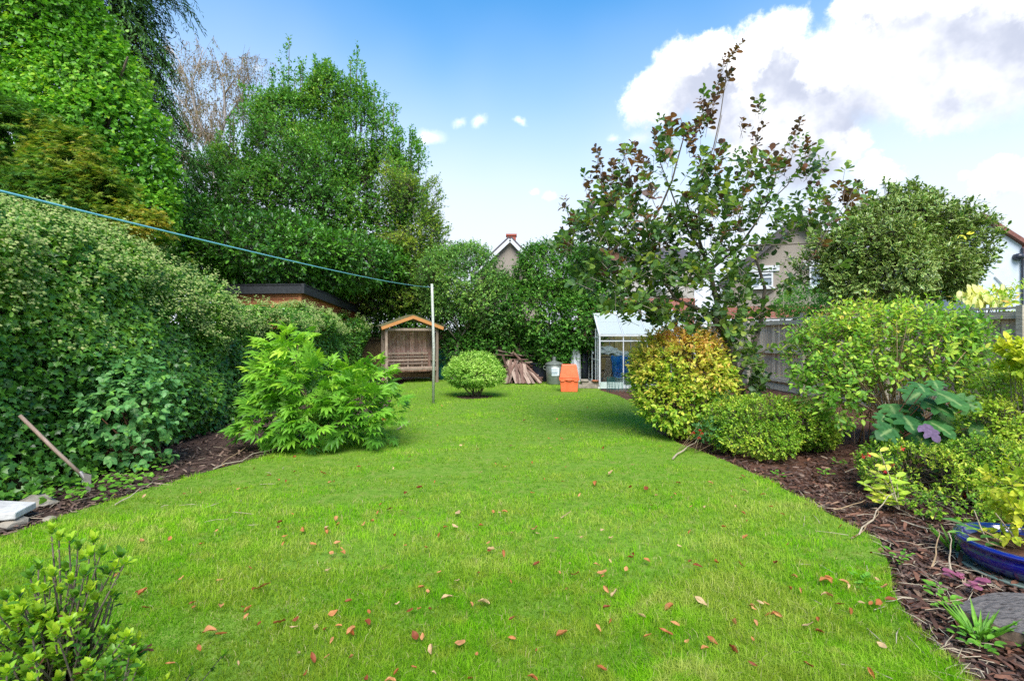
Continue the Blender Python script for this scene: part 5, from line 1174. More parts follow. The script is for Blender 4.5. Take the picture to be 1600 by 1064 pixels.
# ================================================================== SHRUBS IN THE BEDS
def stems(parent, base, blobs, n, r, m='bark', name='stems', wob=.03, spreadb=.12, zcap=None):
    mb = MB(); base = Vector(base)
    for k in range(n):
        b = blobs[k % len(blobs)]; e = Vector(b[:3])+Vector((rng.normal()*b[3]*.45, rng.normal()*b[4]*.45, rng.uniform(-.2,.5)*b[5])); a = base+Vector((rng.normal()*spreadb, rng.normal()*spreadb, -.02))
        mid = a.lerp(e, .5)+Vector((rng.normal()*wob, rng.normal()*wob, .05*(e-a).length)); rr_ = r*rng.uniform(.6,1.1); mb.tube([a, a.lerp(mid,.5), mid, mid.lerp(e,.55), e], [rr_, rr_*.85, rr_*.7, rr_*.5, rr_*.25], 6)
    return mb.build(name, m, parent, smooth=True)
# left bed: dogwood like shrub with cut stump
def left_shrub():
    Y = 5.9; t = thing('leaning_shrub', 'blue green shrub with rounded leaves and a cut leaning trunk against the ivy', 'shrub', (-4.2,5.9,0))
    B = [blob(110,615,5.7,60,36),blob(160,590,5.8,60,40),blob(210,612,5.9,52,44),blob(232,645,5.9,42,42),blob(180,650,5.7,75,50),blob(205,695,5.7,45,35),blob(85,580,5.6,40,30),blob(150,700,5.6,35,22)]
    mb = MB(); a = P(152,712,5.75); mb.tube([(-4.35,5.9,0),P(148,700,5.72),P(125,680,5.6),P(112,668,5.55)], [.065,.06,.05,.047], 10); mb.tube([P(118,673,5.58),P(112,662,5.52),P(110,650,5.5)], [.03,.024,.02], 8); mb.tube([P(122,678,5.58),P(98,662,5.45),P(84,655,5.4)], [.035,.028,.022], 8)
    mb.build('cut_trunk', 'bark_red', t, smooth=True)
    stems(t, (-4.25,5.95,0), B, 16, .016, 'bark_red')
    pos, out, k = sample_blobs(B, 1000, .66, 1.0, .2, 51, .6, .2)
    ps, D, Nn, sz, ti, tw = shoot_leaves(pos, out, 6, .2, .078, up=.1, ang=1.1, face=1.1, tintv=.16); ok_ = ps[:,2] > .03
    split_leaves(t, 'leaf', 'foliage', ps[ok_], D[ok_]-np.array([0,0,.25]), Nn[ok_], sz[ok_], ti[ok_], 'heart', 'dogwood')
left_shrub()
def peony():
    t = thing('tree_peony', 'bright green shrub with deeply divided pointed leaves at the lawn edge', 'shrub', (-2.6,7.0,0))
    B = [blob(448,565,6.9,40,36),blob(430,605,6.8,32,46),blob(480,612,6.8,58,48),blob(545,612,7,48,36),blob(590,592,7.2,22,32),blob(560,650,6.8,58,45),blob(440,655,6.7,60,40),blob(500,660,6.6,56,34),blob(458,535,7,24,24)]
    stems(t, (-2.65,7.05,0), B, 26, .014, 'twig', spreadb=.2)
    pos, out, k = sample_blobs(B, 1150, .70, 1.0, .12, 61, .7, .25)
    n = len(pos); D = nrm(out*np.array([1,1,.5])+rng.normal(size=(n,3))*.4+np.array([0,-.12,.10])); Nn = nrm(np.array([0,0,1.])+out*.5+np.array([0,-.45,0])+rng.normal(size=(n,3))*.25)
    sz = rng.uniform(.20,.33,n); ti = np.clip(.50+rng.normal(size=n)*.16+.30*sm(pos[:,2], .3, 1.4)-.1, 0, .99); ok_ = pos[:,2] > .14
    split_leaves(t, 'leaf', 'foliage', pos[ok_], D[ok_], Nn[ok_], sz[ok_], ti[ok_], 'divided', 'peony', 270)
    fl = MB()
    for (u, v) in ((611,642),(600,655),(614,650)):
        c = P(u, v, 6.9)
        for k in range(7): a = k*2.4; d = Vector((math.cos(a), math.sin(a), .3*math.sin(k)))*.022; fl.add([c, c+d+Vector((0,0,.012)), c+d*1.7, c+d+Vector((.008,0,-.012))], [(0,1,2),(0,2,3)])
    fl.build('red_seed_pods', M['red_petal'], t)
peony()
def near_shrub():
    t = thing('near_shrub', 'low evergreen shrub with upright whorls of yellow green leaves in the near corner', 'shrub', (-1.5,1.45,0))
    tips = []
    for (u, v) in [(80,812),(92,822),(108,828),(122,838),(146,826),(158,848),(140,850),(188,850),(196,862),(178,870),(60,868),(104,872),(82,880),(132,880),(162,884),(54,905),(30,918),(94,905),(118,912),(140,905),(8,915),(20,945),(56,945),(88,940),(112,945),(76,975),(40,985),(10,975)]: tips.append(P(u, v+16, 1.42+rng.uniform(-.08,.10)))
    for k in range(120):
        u = 240*rng.random()**.8; tips.append(P(u-20, rng.uniform(max(935, 955+.28*(u-90)), 1085), 1.35+rng.uniform(-.15,.30)))
    for k in range(90): tips.append(Vector((rng.uniform(-2.1,-1.0), rng.uniform(1.1,1.9), rng.uniform(.2,.62))))
    hub0 = Vector((-1.42,1.42,.42))
    for tp_ in list(tips[:28]):
        for _ in range(4): tips.append(tp_.lerp(hub0, rng.uniform(.12,.65))+Vector((rng.normal()*.035, rng.normal()*.04, rng.normal()*.02)))
    mb = MB(); base = Vector((-1.5,1.42,0)); pos, D, Nn, sz, ti = [], [], [], [], []; hubs = [base+Vector(q) for q in ((-.35,0,.3),(-.1,.03,.35),(.1,-.02,.3),(.3,.05,.28),(.0,-.1,.2),(.15,.12,.42),(-.2,.1,.5))]
    for q in hubs: mb.tube([base+Vector((q.x-base.x,q.y-base.y,0))*.2, base.lerp(q,.5)+Vector((.02,0,0)), q], [.012,.010,.007], 6)
    for tp_ in tips:
        hb = min(hubs, key=lambda q: (q-tp_).length+rng.uniform(0,.1)); mid = hb.lerp(tp_, .55)+Vector((rng.normal()*.02, rng.normal()*.02, -.03)); mb.tube([hb, mid, tp_], [.0042,.003,.0018], 5)
        ax = (tp_-mid).normalized(); ax = (ax+Vector((0,0,1.0))).normalized(); a = ax.cross(Vector((.3,.8,.1))).normalized(); b = ax.cross(a); young = rng.random() < .6
        for k in range(15):
            ph = k*2.4; rad = a*math.cos(ph)+b*math.sin(ph); an = .35+.85*(k/15)+rng.normal()*.15
            d = ax*math.cos(an)+rad*math.sin(an); pos.append(tp_-(ax*.03*(k/22))+(mid-tp_)*(.0 if k < 10 else (k-10)/13*.8)); D.append(d); Nn.append(ax*.9-rad*.5); sz.append(rng.uniform(.016,.031)); ti.append(min(.99, max(0, (.85 if young else .5)-.02*k+rng.normal()*.1)))
    mb.build('stems', 'bark', t, smooth=True)
    split_leaves(t, 'leaf', 'foliage', np.array(pos), np.array(D), np.array(Nn), np.array(sz), np.array(ti), 'oval', 'azalea_near', 290)
    # a few withered red flowers caught among the leaves
    bl = MB()
    for (u, v) in [(98,965),(88,985),(200,1010),(230,1012),(130,1050),(60,1040),(165,1040),(104,990)]:
        c = P(u, v, 1.32)
        for k in range(4): d = Vector(rng.normal(size=3)).normalized()*.012; e = d.cross(Vector((0,0,1)))*.5; bl.add([c, c+d+e, c+d*1.8, c+d-e], [(0,1,2,3)])
    bl.build('withered_flowers', M['dead_leaf'], t)['kind'] = 'stuff'
near_shrub()
def round_shrub():
    c = Vector((-.87,12.0,0)); t = thing('dome_shrub', 'neat pale green dome shaped shrub on thin stems in a ring of bare soil', 'shrub', c)
    B = [blob(742,583,12,43,20),blob(722,589,11.9,24,13),blob(762,589,11.9,25,13),blob(742,570,12,33,17)]
    stems(t, c, B, 12, .018, 'bark', spreadb=.06)
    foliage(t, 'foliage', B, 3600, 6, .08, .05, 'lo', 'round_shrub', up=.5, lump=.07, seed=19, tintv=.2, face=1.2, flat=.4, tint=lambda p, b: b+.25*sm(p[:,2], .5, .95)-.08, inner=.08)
    ring = [Vector((c.x+.43*(1+.12*math.sin(3*a))*math.cos(a), c.y+.36*(1+.1*math.sin(2*a))*math.sin(a)-.05, 0)) for a in np.linspace(0, 2*PI, 25)[:-1]]
    sheet('soil_ring', ring, .006, 'mulch')
round_shrub()

# right bed
B = [blob(1064,575,7.6,68,50),blob(1040,600,7.5,44,45),blob(1095,600,7.6,50,42),blob(1062,630,7.4,62,34),blob(1065,548,7.7,52,30),blob(1022,572,7.6,24,26),blob(1075,655,7.3,34,16)]
t = thing('colourful_round_shrub', 'rounded shrub turning from lime green to orange pink beside the greenhouse', 'shrub', (2.55,7.7,0))
stems(t, (2.55,7.75,0), B, 20, .014, 'bark', spreadb=.1)
foliage(t, 'foliage', B, 3000, 7, .15, .068, 'oval', 'enkianthus', up=.25, lump=.10, seed=23, face=1.0, inner=.15, flat=.2, twigs=.003,
        tint=lambda p, b: b*.6+.10+.27*sm(p[:,2]+.12*waves(p, 4, 2), .75, 1.5)+.18*waves(p, 2.4, 8)*sm(p[:,2],.6,1.1), tintv=.13)
# smoke bush tree
def smoke_bush():
    t = thing('smoke_bush', 'tall open smoke bush with round green and purple bronze leaves against the sky', 'tree', (3.75,8.2,0)); mb = MB()
    def br(pts, r0, r1, k=7):
        ps = [P(u, v, y) for u, v, y in pts]; ps = [ps[0]]+ps[1:]; n = len(ps); mb.tube(ps, [r0+(r1-r0)*i/(n-1) for i in range(n)], k)
    br([(1172,668,8.2),(1160,620,8.1),(1150,590,8.0),(1140,550,7.9),(1130,520,7.8),(1112,492,7.7)], .085, .045, 10)
    br([(1150,590,8),(1175,550,8.1),(1190,500,8.2),(1195,450,8.2),(1180,400,8.1)], .045, .02)
    br([(1112,492,7.7),(1085,480,7.5),(1056,468,7.4),(1025,464,7.3),(1000,455,7.3)], .032, .010); br([(1056,468,7.4),(1044,450,7.4),(1030,432,7.3),(1010,400,7.3),(990,360,7.3),(975,320,7.3)], .02, .007)
    br([(1130,520,7.8),(1120,470,7.7),(1109,423,7.6),(1099,396,7.6),(1085,350,7.6)], .045, .02); br([(1099,396,7.6),(1080,370,7.5),(1060,330,7.5),(1045,290,7.5),(1030,250,7.4)], .02, .006)
    br([(1060,400,7.6),(1016,355,7.5),(1035,318,7.5),(1050,283,7.5),(1060,245,7.5),(1070,209,7.5),(1097,189,7.5)], .02, .006)
    br([(1085,350,7.6),(1070,310,7.5),(1100,267,7.5),(1115,230,7.5),(1125,185,7.5),(1133,130,7.5),(1138,85,7.5)], .014, .004)
    br([(1020,385,7.5),(1045,335,7.5),(1070,310,7.5)], .013, .010); br([(1100,300,7.5),(1113,250,7.5),(1128,180,7.4)], .008, .004)
    br([(1109,423,7.6),(1130,405,7.6),(1158,381,7.7),(1180,350,7.7),(1198,320,7.8),(1210,285,7.8),(1216,250,7.8),(1240,205,7.8)], .022, .005)
    br([(1105,430,7.6),(1120,398,7.4),(1154,384,7.4),(1210,383,7.4),(1280,380,7.5),(1320,320,7.6)], .016, .005); br([(1198,320,7.8),(1230,290,7.8),(1255,250,7.8),(1275,235,7.8)], .009, .004)
    br([(1150,360,7.7),(1165,300,7.7),(1175,250,7.7),(1187,190,7.7)], .008, .003); br([(1185,470,8.1),(1230,440,8.2),(1270,400,8.2),(1300,340,8.1)], .014, .005)
    br([(1150,560,8),(1190,550,7.7),(1230,530,7.6),(1262,500,7.6)], .016, .005); br([(1109,423,7.6),(1060,420,7.4),(1000,410,7.2),(950,390,7.2),(910,370,7.2)], .02, .005)
    br([(1000,410,7.2),(960,340,7.2),(940,290,7.2),(935,240,7.2)], .009, .003); br([(1016,355,7.5),(990,300,7.4),(975,240,7.4)], .009, .003)
    mb.build('trunk', 'bark', t, smooth=True)
    # leafy shoots: centre px, depth, spread px, number of shoots, bronze share
    cl = [(1112,262,7.5,34,13,.25),(1100,300,7.5,30,16,.1),(1120,320,7.4,28,12,.2),(1050,215,7.5,24,9,.4),(1035,250,7.5,22,7,.3),(1000,285,7.4,30,11,.4),(960,315,7.3,30,12,.3),(985,330,7.3,30,12,.2),(930,345,7.2,28,11,.2),(905,360,7.2,18,6,.2),
          (1190,305,7.7,34,14,.15),(1212,262,7.8,22,8,.4),(1262,268,7.8,22,10,.15),(1160,270,7.7,22,7,.2),(960,400,7.2,46,22,.1),(1005,435,7.3,45,24,.0),(1060,440,7.5,42,20,.05),(925,430,7.2,26,12,.0),(1100,372,7.5,40,16,.1),(1050,380,7.4,45,20,.1),(1010,375,7.3,40,16,.15),
          (1160,335,7.6,38,15,.1),(1235,335,7.7,42,16,.1),(1300,325,7.7,34,13,.3),(1200,385,7.8,42,9,.05),(1270,365,7.7,40,10,.1),(1150,440,7.9,30,12,.0),(1225,455,7.9,20,5,.0),(1130,470,7.7,36,16,.0),(1150,515,7.8,36,18,.0),(1008,478,7.2,26,12,.0),(965,470,7.2,22,10,.0),
          (1172,560,7.9,24,14,.0),(1180,600,7.9,16,9,.0),(1095,505,7.7,28,12,.0),(1232,530,7.7,16,4,.0),(1040,500,7.4,22,8,.0),(1090,430,7.5,30,14,.0),(1150,400,7.6,36,14,.0),(885,385,7.2,14,4,.2),(1330,305,7.6,18,6,.5),(940,370,7.2,24,9,.1),(1175,480,7.9,32,14,.0),(1075,340,7.5,28,10,.15)]
    p, o, br_, s0 = [], [], [], []
    ctr = P(1110,480,7.7)
    for (u, v, Y, sp, n, bz) in cl:
        for _ in range(int(n*(1.75 if v < 345 else (2.5 if u < 1110 else 1.7)))):
            q = P(u+rng.normal()*sp*.55, v+rng.normal()*sp*.5, Y+rng.normal()*.35); p.append(q); d = (q-ctr).normalized()*.5+Vector((rng.normal()*.55, rng.normal()*.5, .45+rng.normal()*.3)); o.append(d); br_.append(rng.random() < bz); s0.append(rng.uniform(.75,1.1))
    # upright leafy wands at the top
    for (u0,v0,u1,v1,Y,n,w) in [(1080,235,1105,150,7.5,15,20),(1095,205,1140,112,7.5,14,16),(1128,110,1150,72,7.5,6,14),(1070,210,1112,180,7.5,7,14),(940,300,935,235,7.2,8,9),(950,295,958,255,7.2,5,10),(975,300,972,230,7.4,8,10),(1005,270,995,235,7.4,5,12),(915,300,915,275,7.2,3,9),(1165,270,1182,205,7.8,7,12),(1185,185,1195,160,7.7,4,11),(1230,260,1250,190,7.8,8,10),(1258,250,1275,225,7.8,5,12),(1030,240,1020,210,7.5,4,9),(1160,205,1155,203,7.7,2,8),(890,330,888,320,7.2,2,8),(1320,320,1340,300,7.6,4,10)]:
        for i in range(n):
            s = (i+.3)/n; q = P(u0+(u1-u0)*s+rng.normal()*w*.3, v0+(v1-v0)*s, Y+rng.normal()*.06); p.append(q); a = P(u1,v1,Y)-P(u0,v0,Y); a = a.normalized() if a.length > .3 else Vector((0,0,1)); o.append(a*1.6+Vector(rng.normal(size=3))*.25); br_.append(rng.random() < .85); s0.append(.72)
    p, o, br_, s0 = np.array(p), nrm(np.array(o)), np.array(br_), np.array(s0)
    tws = twig_mesh('twigs', p-o*.12, p+o*.12, .004, 'bark_pale', t); tws['kind'] = 'stuff'
    ps, D, Nn, sz, ti, tw = shoot_leaves(p, o, 8, .17, .122, up=.2, ang=1.05, face=.7, tintv=.2); bz = np.tile(br_, 8); sz *= np.tile(s0, 8)
    split_leaves(t, 'leaf', 'foliage', ps[~bz], D[~bz], Nn[~bz], sz[~bz], ti[~bz], 'round', 'smoke_green', 200)
    split_leaves(t, 'leaf', 'bronze_foliage', ps[bz], D[bz], Nn[bz], sz[bz], ti[bz], 'round', 'smoke_purple', 95)
smoke_bush()
# low azalea
B = [blob(1200,660,6.5,75,36),blob(1150,655,6.7,42,30),blob(1250,665,6.6,50,32),blob(1195,685,6.2,60,24),blob(1270,680,6.7,38,24),blob(1140,680,6.4,28,20)]
t = thing('low_azalea', 'low wide azalea with small yellow green leaves before the grey fence', 'shrub', (3.2,6.5,0)); stems(t, (3.2,6.5,0), B, 26, .010, 'bark', spreadb=.15)
foliage(t, 'foliage', B, 4300, 8, .07, .036, 'oval', 'azalea', up=.7, lump=.16, gap=-1.2, gapf=5, seed=27, face=1.0, twigs=.003, tintv=.2)
# fuchsia sprig with red flowers
def fuchsia():
    t = thing('fuchsia', 'small blue green sprig with hanging red flowers beneath the colourful round bush', 'flowering plant', (1.95,6.3,0))
    B = [blob(1108,672,6.4,20,13),blob(1128,682,6.4,14,10),blob(1128,624,6.9,9,7)]; foliage(t, 'foliage', B, 130, 6, .07, .045, 'lo', 'hydrangea', seed=29)
    stems(t, (2.2,6.6,0), B, 7, .004, 'twig'); mb = MB()
    for (u, v, y) in ((1092,682,6.3),(1083,674,6.35),(1096,675,6.3),(1093,670,6.3),(1125,632,6.8),(1123,629,6.8),(1127,630,6.8)):
        c = P(u, v, y)
        for k in range(6): a = k*PI/3; d = Vector((math.cos(a)*.018, math.sin(a)*.018, -.012)); mb.add([c, c+d+Vector((.005,.004,0)), c+d*1.3+Vector((0,0,-.02)), c+d-Vector((.005,.004,0))], [(0,1,2,3)])
    mb.build('flowers', M['red_petal'], t)
fuchsia()
def big_bush():
    t = thing('large_bush', 'large arching bush of yellow green oval leaves over bare brown stems by the fence', 'shrub', (4.75,6.7,0))
    B = [blob(1390,548,6.6,104,52),blob(1315,555,6.6,58,48),blob(1455,553,6.7,64,48),blob(1290,600,6.4,45,48),blob(1385,518,6.8,92,30),blob(1488,590,6.6,40,50),blob(1330,620,6.2,50,38),blob(1270,560,6.6,30,36),blob(1420,600,6.9,50,50),blob(1500,520,6.9,20,24)]
    mb = MB(); base = Vector((4.9,6.55,0))
    for k in range(110):
        a = base+Vector((rng.normal()*.12, rng.normal()*.12, 0)); u, v = rng.uniform(1290,1510), rng.uniform(500,610); e = P(u, v, 6.5+rng.normal()*.35); mid = a.lerp(e,.5)+Vector((0,0,.12)); r = rng.uniform(.005,.011); mb.tube([a, a.lerp(mid,.5)+Vector((rng.normal()*.03,0,.02)), mid, e], [r, r*.85, r*.6, r*.3], 5)
    mb.build('stems', 'twig', t, smooth=True)
    pos, out, k = sample_blobs(B, 2700, .72, 1.05, .14, 71, .6, .15)
    q = ~((pos[:,2] < 1.0) & (np.abs((pos[:,0]/pos[:,1])*800+800-1410) < 72) & (pos[:,1] < 6.9)); pos, out = pos[q], out[q]
    ps, D, Nn, sz, ti, tw = shoot_leaves(pos, out, 7, .26, .080, up=.35, ang=1.1, face=1.2, tintv=.16, seedtint=np.clip(.33+.17*waves(pos, 2.2, 72)+.24*sm(pos[:,2],1.1,1.8)*(waves(pos, 3.5, 79) > .1)+rng.normal(size=len(pos))*.1, 0, 1)); ok_ = ps[:,2] > .3
    twm = twig_mesh('twigs', tw[0]-out*.1, tw[1], .003, 'twig', t); twm['kind'] = 'stuff'
    split_leaves(t, 'leaf', 'foliage', ps[ok_], D[ok_], Nn[ok_], sz[ok_], ti[ok_], 'oval', 'weigela', 290)
big_bush()
def oak_leaved():
    t = thing('oak_leaved_shrub', 'shrub with large lobed blue green leaves, one of them purple', 'shrub', (3.7,5.4,0)); mb = MB()
    sp = [(1430,618,70),(1483,622,80),(1395,640,60),(1420,660,66),(1465,668,72),(1385,675,56),(1440,690,60),(1500,650,60),(1405,700,55),(1475,700,52),(1520,690,56),(1450,640,62),(1530,650,50),(1490,690,60),(1380,655,44),(1425,640,50),(1440,605,52),(1512,625,46),(1460,720,46),(1400,660,50),(1505,715,54),(1540,700,50),(1480,650,58),(1445,672,60),(1500,675,50),(1462,600,40)]
    sp += [(rng.uniform(1372,1535), rng.uniform(630,722), rng.uniform(38,62)) for _ in range(26)]
    pos, D, Nn, sz, ti = [], [], [], [], []; base = Vector((3.85,5.4,0))
    for i, (u, v, w) in enumerate(sp):
        c = P(u, v, 5.0+rng.uniform(-.12,.28)); s = w/800*5.1*.66; side = (u-1455)/90; d = Vector((side+rng.normal()*.3, -.75+rng.normal()*.2, -.35-.002*(v-600))).normalized(); nn = Vector((rng.normal()*.45, -.75+rng.normal()*.3, .75)).normalized()
        a = c-d*s*.45; pos.append(a); D.append(d); Nn.append(nn); sz.append(s); ti.append(min(.99, max(0, .5+rng.normal()*.4))); mb.tube([base+Vector((rng.normal()*.06, rng.normal()*.06, 0)), base.lerp(a, .5)+Vector((0,.06,.08)), a], [.008,.006,.003], 5)
    mb.build('stems', 'bark_red', t, smooth=True); leaf_parts(t, 'leaf', np.array(pos), np.array(D), np.array(Nn), np.array(sz), np.array(ti), 'oakleaf', 'hydrangea', 6)
    c = P(1441,672,4.85); leaf_parts(t, 'purple_leaf', np.array([P(1441,664,4.8)]), np.array([[.25,-.5,-.5]]), np.array([[.1,-.8,.6]]), np.array([.19]), np.array([.5]), 'oakleaf', 'purple_leaf', 1)
    for o in t.children:
        if o.name.startswith('purple_leaf'): o['label'] = 'single dull purple lobed leaf'
    B = [blob(1450,690,5.5,80,40),blob(1500,640,5.6,60,50)]
oak_leaved()
B = [blob(1455,745,4.7,85,42),blob(1520,735,4.7,80,50),blob(1400,730,4.9,40,30),blob(1570,760,4.5,70,50),blob(1500,790,4.3,70,32),blob(1560,810,4.2,50,30),blob(1620,720,4.8,60,70)]
t = thing('spreading_azalea', 'spreading azalea with dense small leaves and a few red flowers above the blue pot', 'shrub', (3.9,4.7,0)); stems(t, (3.85,4.65,0), B, 34, .009, 'bark', spreadb=.22)
foliage(t, 'foliage', B, 5600, 8, .075, .034, 'oval', 'azalea', up=.6, lump=.2, gap=-.6, gapf=5.5, seed=33, face=1.0, twigs=.003, tintv=.28, back=.7)
mb = MB()
for (u, v) in ((1348,712),(1357,710),(1409,700),(1520,718),(1507,773),(1393,725),(1480,712),(1382,735)):
    c = P(u, v, 4.55)
    for k in range(6): a = k*PI/3; d = Vector((math.cos(a)*.018, -.006, math.sin(a)*.018)); mb.add([c, c+d+Vector((.006,0,.005)), c+d*1.5, c+d-Vector((.006,0,.005))], [(0,1,2,3)])
mb.build('red_flowers', M['red_petal'], t)
def leafy_sprig():
    t = thing('leafy_sprig', 'young shoot with long yellow green leaves at the edge of the mulch', 'shrub', (2.85,4.7,0)); mb = MB(); pos, D, Nn, sz, ti = [], [], [], [], []
    for (u0,v0,u1,v1) in ((1405,800,1372,735),(1405,800,1350,755),(1405,800,1400,745),(1405,800,1362,780),(1405,800,1390,775),(1405,800,1375,705)):
        a, e = P(u0,v0,4.3), P(u1,v1,4.35+rng.normal()*.06); a.z = .02; mb.tube([a, a.lerp(e,.5)+Vector((0,0,.03)), e], [.006,.005,.003], 5); ax = (e-a).normalized()
        for k in range(9):
            q = a.lerp(e, .45+.55*k/8); ph = k*2.4; d = Vector((math.cos(ph)*.8-.2, math.sin(ph)*.6-.2, .25)).normalized(); pos.append(q); D.append(d); Nn.append(Vector((0,-.5,1))); sz.append(rng.uniform(.07,.115)); ti.append(rng.uniform(.4,.75))
    mb.build('stems', 'dry_stick', t); leaf_parts(t, 'leaf', np.array(pos), np.array(D), np.array(Nn), np.array(sz), np.array(ti), 'oval', 'weigela', 5)
leafy_sprig()
B = [blob(1575,640,5.2,44,45),blob(1620,630,5.2,55,60),blob(1560,685,5,50,45),blob(1600,685,4.9,50,55)]
t = thing('fence_shrub', 'light green loose shrub rising beside the lobed leaves near the fence', 'shrub', (5.1,5.2,0)); stems(t, (5.05,5.2,0), B, 24, .010, 'bark', spreadb=.15)
foliage(t, 'foliage', B, 1500, 7, .12, .05, 'oval', 'azalea', up=.5, lump=.25, gap=-.8, gapf=4, seed=35, twigs=.003, tint=lambda p, b: b+.2)
B = [blob(1592,552,4.9,16,14),blob(1612,566,4.8,24,20),blob(1584,578,4.9,14,10)]
t = thing('golden_bush', 'golden yellow leaved bush top at the right end of the fence view', 'shrub', (4.95,4.9,0)); stems(t, (4.95,4.95,0), B, 8, .008, 'bark_green', spreadb=.06)
foliage(t, 'foliage', B, 90, 9, .08, .085, 'oval', 'gold_leaf', up=.9, seed=37, tint=lambda p, b: b+.15)

# beyond the right fence
B = [blob(1405,355,11.4,62,40),blob(1345,400,11.3,62,42),blob(1455,395,11.3,62,44),blob(1395,430,11.1,95,40),blob(1330,440,11.2,45,32),blob(1485,440,11.2,36,28),blob(1420,318,11.5,24,26),blob(1470,352,11.5,34,24),blob(1365,350,11.5,26,20),blob(1318,385,11.4,14,22),blob(1385,312,11.4,12,20),blob(1452,318,11.4,14,22),blob(1300,420,11.2,18,14)]
t = tree('variegated_evergreen', 'large evergreen with cream edged leaves standing beyond the fence', at=(8.7,11.6,0), trunk=bt((8.7,11.7,0),(8.6,11.6,3.2),.13), limbs=auto_limbs((8.7,11.7,.8),(8.6,11.6,3.3),B,.12,12))
foliage(t, 'crown', B, 7000, 7, .24, .108, 'oval', 'variegated', up=.6, lump=.36, back=.4, seed=39, tintv=.22, twigs=.006)
yl = leaf_mat('yellow_leaf', [(.75,.68,.04),(.8,.75,.1)], .5, .3); pos = np.array([P(1505,369,10.6),P(1510,366,10.6),P(1500,367,10.6),P(1433,346,10.6),P(1361,445,10.5),P(1437,398,10.6),P(1365,443,10.5)])
o = link('yellow_leaves', leaf_mesh('yellow_leaves', pos-np.array(origin(t)), rng.normal(size=(7,3)), np.tile([[0,-1.,.6]], (7,1)), np.full(7,.15), T['oval'], rng.random(7)), yl, t)
def cream_plant():
    t = thing('cream_leaved_plant', 'cluster of drooping cream yellow leaves showing over the fence top', 'shrub', (8.55,9.2,0)); mb = MB(); pos, D, Nn, sz, ti = [], [], [], [], []
    for k in range(64):
        q = P(1497+74*rng.random(), 443+26*rng.random(), 9.1+rng.uniform(-.2,.3)); pos.append(q); D.append(Vector((rng.normal()*.35-.1, -.35+rng.normal()*.2, -1))); Nn.append(Vector((rng.normal()*.3,-1,.3))); sz.append(rng.uniform(.14,.24)); ti.append(rng.random()); mb.tube([(8.55+rng.normal()*.1,9.2,0),(8.5,9.2,1.6),q], [.012,.01,.004], 5) if k % 4 == 0 else None
    mb.build('stems', 'bark_green', t); leaf_parts(t, 'leaf', np.array(pos), nrm(np.array(D)), nrm(np.array(Nn)), np.array(sz), np.array(ti), 'oval', 'cream_leaf', 4)
    foliage(t, 'foliage', [blob(1590,468,9,28,14),blob(1545,470,9.2,35,10)], 90, 6, .15, .13, 'lance', 'weigela', up=.7, seed=43)
cream_plant()
B = [blob(1265,472,14.5,42,22),blob(1235,480,14.6,24,16),blob(1300,478,14.2,34,20)]
t = thing('clipped_shrub', 'dark green bushy shrub behind the fence below the brown house windows', 'shrub', (8.6,14.6,0)); stems(t, (8.6,14.6,0), B, 10, .02, 'bark')
foliage(t, 'foliage', B, 1500, 6, .16, .07, 'lo', 'dark_shrub', up=.5, lump=.2, seed=45, tint=lambda p, b: b+.15)
pa = [P(u, v, 7.0) for u, v in [(1335,470),(1380,462),(1420,455),(1425,470),(1455,468),(1350,480),(1400,475),(1295,488),(1478,470)]]

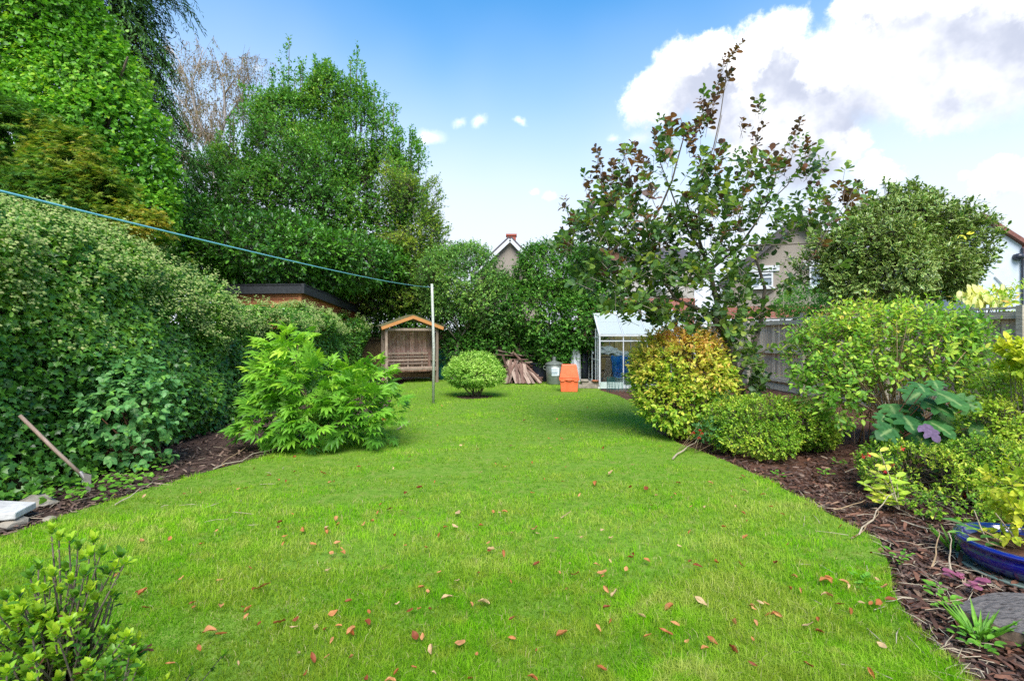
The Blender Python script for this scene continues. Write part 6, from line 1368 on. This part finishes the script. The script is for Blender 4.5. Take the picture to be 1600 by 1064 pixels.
# low weeds and ground cover
def ground_plants():
    t = thing('ground_ivy', 'patch of light green creeping weeds on the bark below the garden hoe', 'ground cover', (-4.4,5.0,0)); t['kind'] = 'stuff'
    n = 620; q = [G(u, v) for u, v in zip(rng.uniform(0,255,n), 712+78*rng.random(n))]; q = [p for i, p in enumerate(q) if p.x < -2.9 and (p.y-5.0) < 1.4 and not inside(LAWN, np.array([p.x]), np.array([p.y]))[0]]
    pos = np.array(q)+np.stack([rng.normal(size=len(q))*.03, rng.normal(size=len(q))*.03, rng.uniform(.02,.10,len(q))], 1); k = len(pos)
    o = link('foliage', leaf_mesh('foliage', pos-np.array(origin(t)), np.stack([rng.normal(size=k), rng.normal(size=k), rng.normal(size=k)*.2], 1), nrm(np.stack([rng.normal(size=k)*.3, rng.normal(size=k)*.3-.3, np.ones(k)], 1)), rng.uniform(.035,.07,k), T['heart'], rng.random(k)), M['weed'], t); o['kind'] = 'stuff'
    labs = ['leafy green seedling in the middle of the red litter','pale green seedling behind the azalea stick','green seedling on the bark nearest the lawn corner','small weed in front of the log slice','lowest green weed in the dark mulch','small weed at the lawn edge beside the bark','green rosette among the twigs','tiny clover patch near the blue pot saucer','weed on the mulch right of the log slice','little green weed left of the purple seedling']
    sp = [(1310,728,5),(1288,745,4),(1215,750,4),(1515,1005,4),(1535,1025,4),(1480,955,4),(1405,880,3),(1465,935,4),(1590,1010,4),(1350,920,3)]
    for i, (u, v, sz) in enumerate(sp):
        g = G(u, v); w = thing('weed', labs[i], 'weed', g, 'weeds in the right hand bed'); pos, D, Nn, s_, ti = [], [], [], [], []
        for k in range(16): a = rng.uniform(0, 2*PI); r = rng.uniform(.01,.06); pos.append((g.x+r*math.cos(a), g.y+r*math.sin(a), .02+rng.uniform(0,.06))); D.append((math.cos(a), math.sin(a), .3)); Nn.append((0,-.2,1)); s_.append(rng.uniform(.03,.055)); ti.append(rng.random())
        link('leaves', leaf_mesh('leaves', np.array(pos)-np.array(g), np.array(D), np.array(Nn), np.array(s_), T['oval'], np.array(ti)), M['weed'], w)
    g = G(1503,922); w = thing('purple_seedling', 'small rosette of pinkish purple leaves on the bark by the log slice', 'seedling', g)
    n = 14; a = rng.uniform(0, 2*PI, n); r = rng.uniform(.02,.06,n); pos = np.stack([r*np.cos(a), r*np.sin(a), .05+rng.uniform(0,.05,n)], 1)
    link('leaves', leaf_mesh('leaves', pos, np.stack([np.cos(a), np.sin(a), .1+0*a], 1), np.tile([[0,-.3,1.]], (n,1)), rng.uniform(.045,.07,n), T['round'], rng.random(n)), M['weed_pink'], w)
    # tufts of coarse grass
    for (u, v, lab) in ((1530,1000,'tuft of coarse pale grass growing against the log slice'),(1497,845,'grassy tuft of narrow leaves left of the blue pot')):
        g = G(u, v) if v > 900 else G(1490, 860); w = thing('grass_tuft', lab, 'grass tuft', g, 'coarse grass tufts'); n = 46; a = rng.uniform(0, 2*PI, n)
        link('blades', leaf_mesh('blades', np.stack([.02*np.cos(a), .02*np.sin(a), 0*a], 1), np.stack([np.cos(a)*.6, np.sin(a)*.6, np.ones(n)], 1), np.stack([-np.cos(a), -np.sin(a), .5+0*a], 1), rng.uniform(.08,.2,n), T['spray'], rng.random(n)), M['weed'], w)
ground_plants()
print('TRIS', TRI[0])
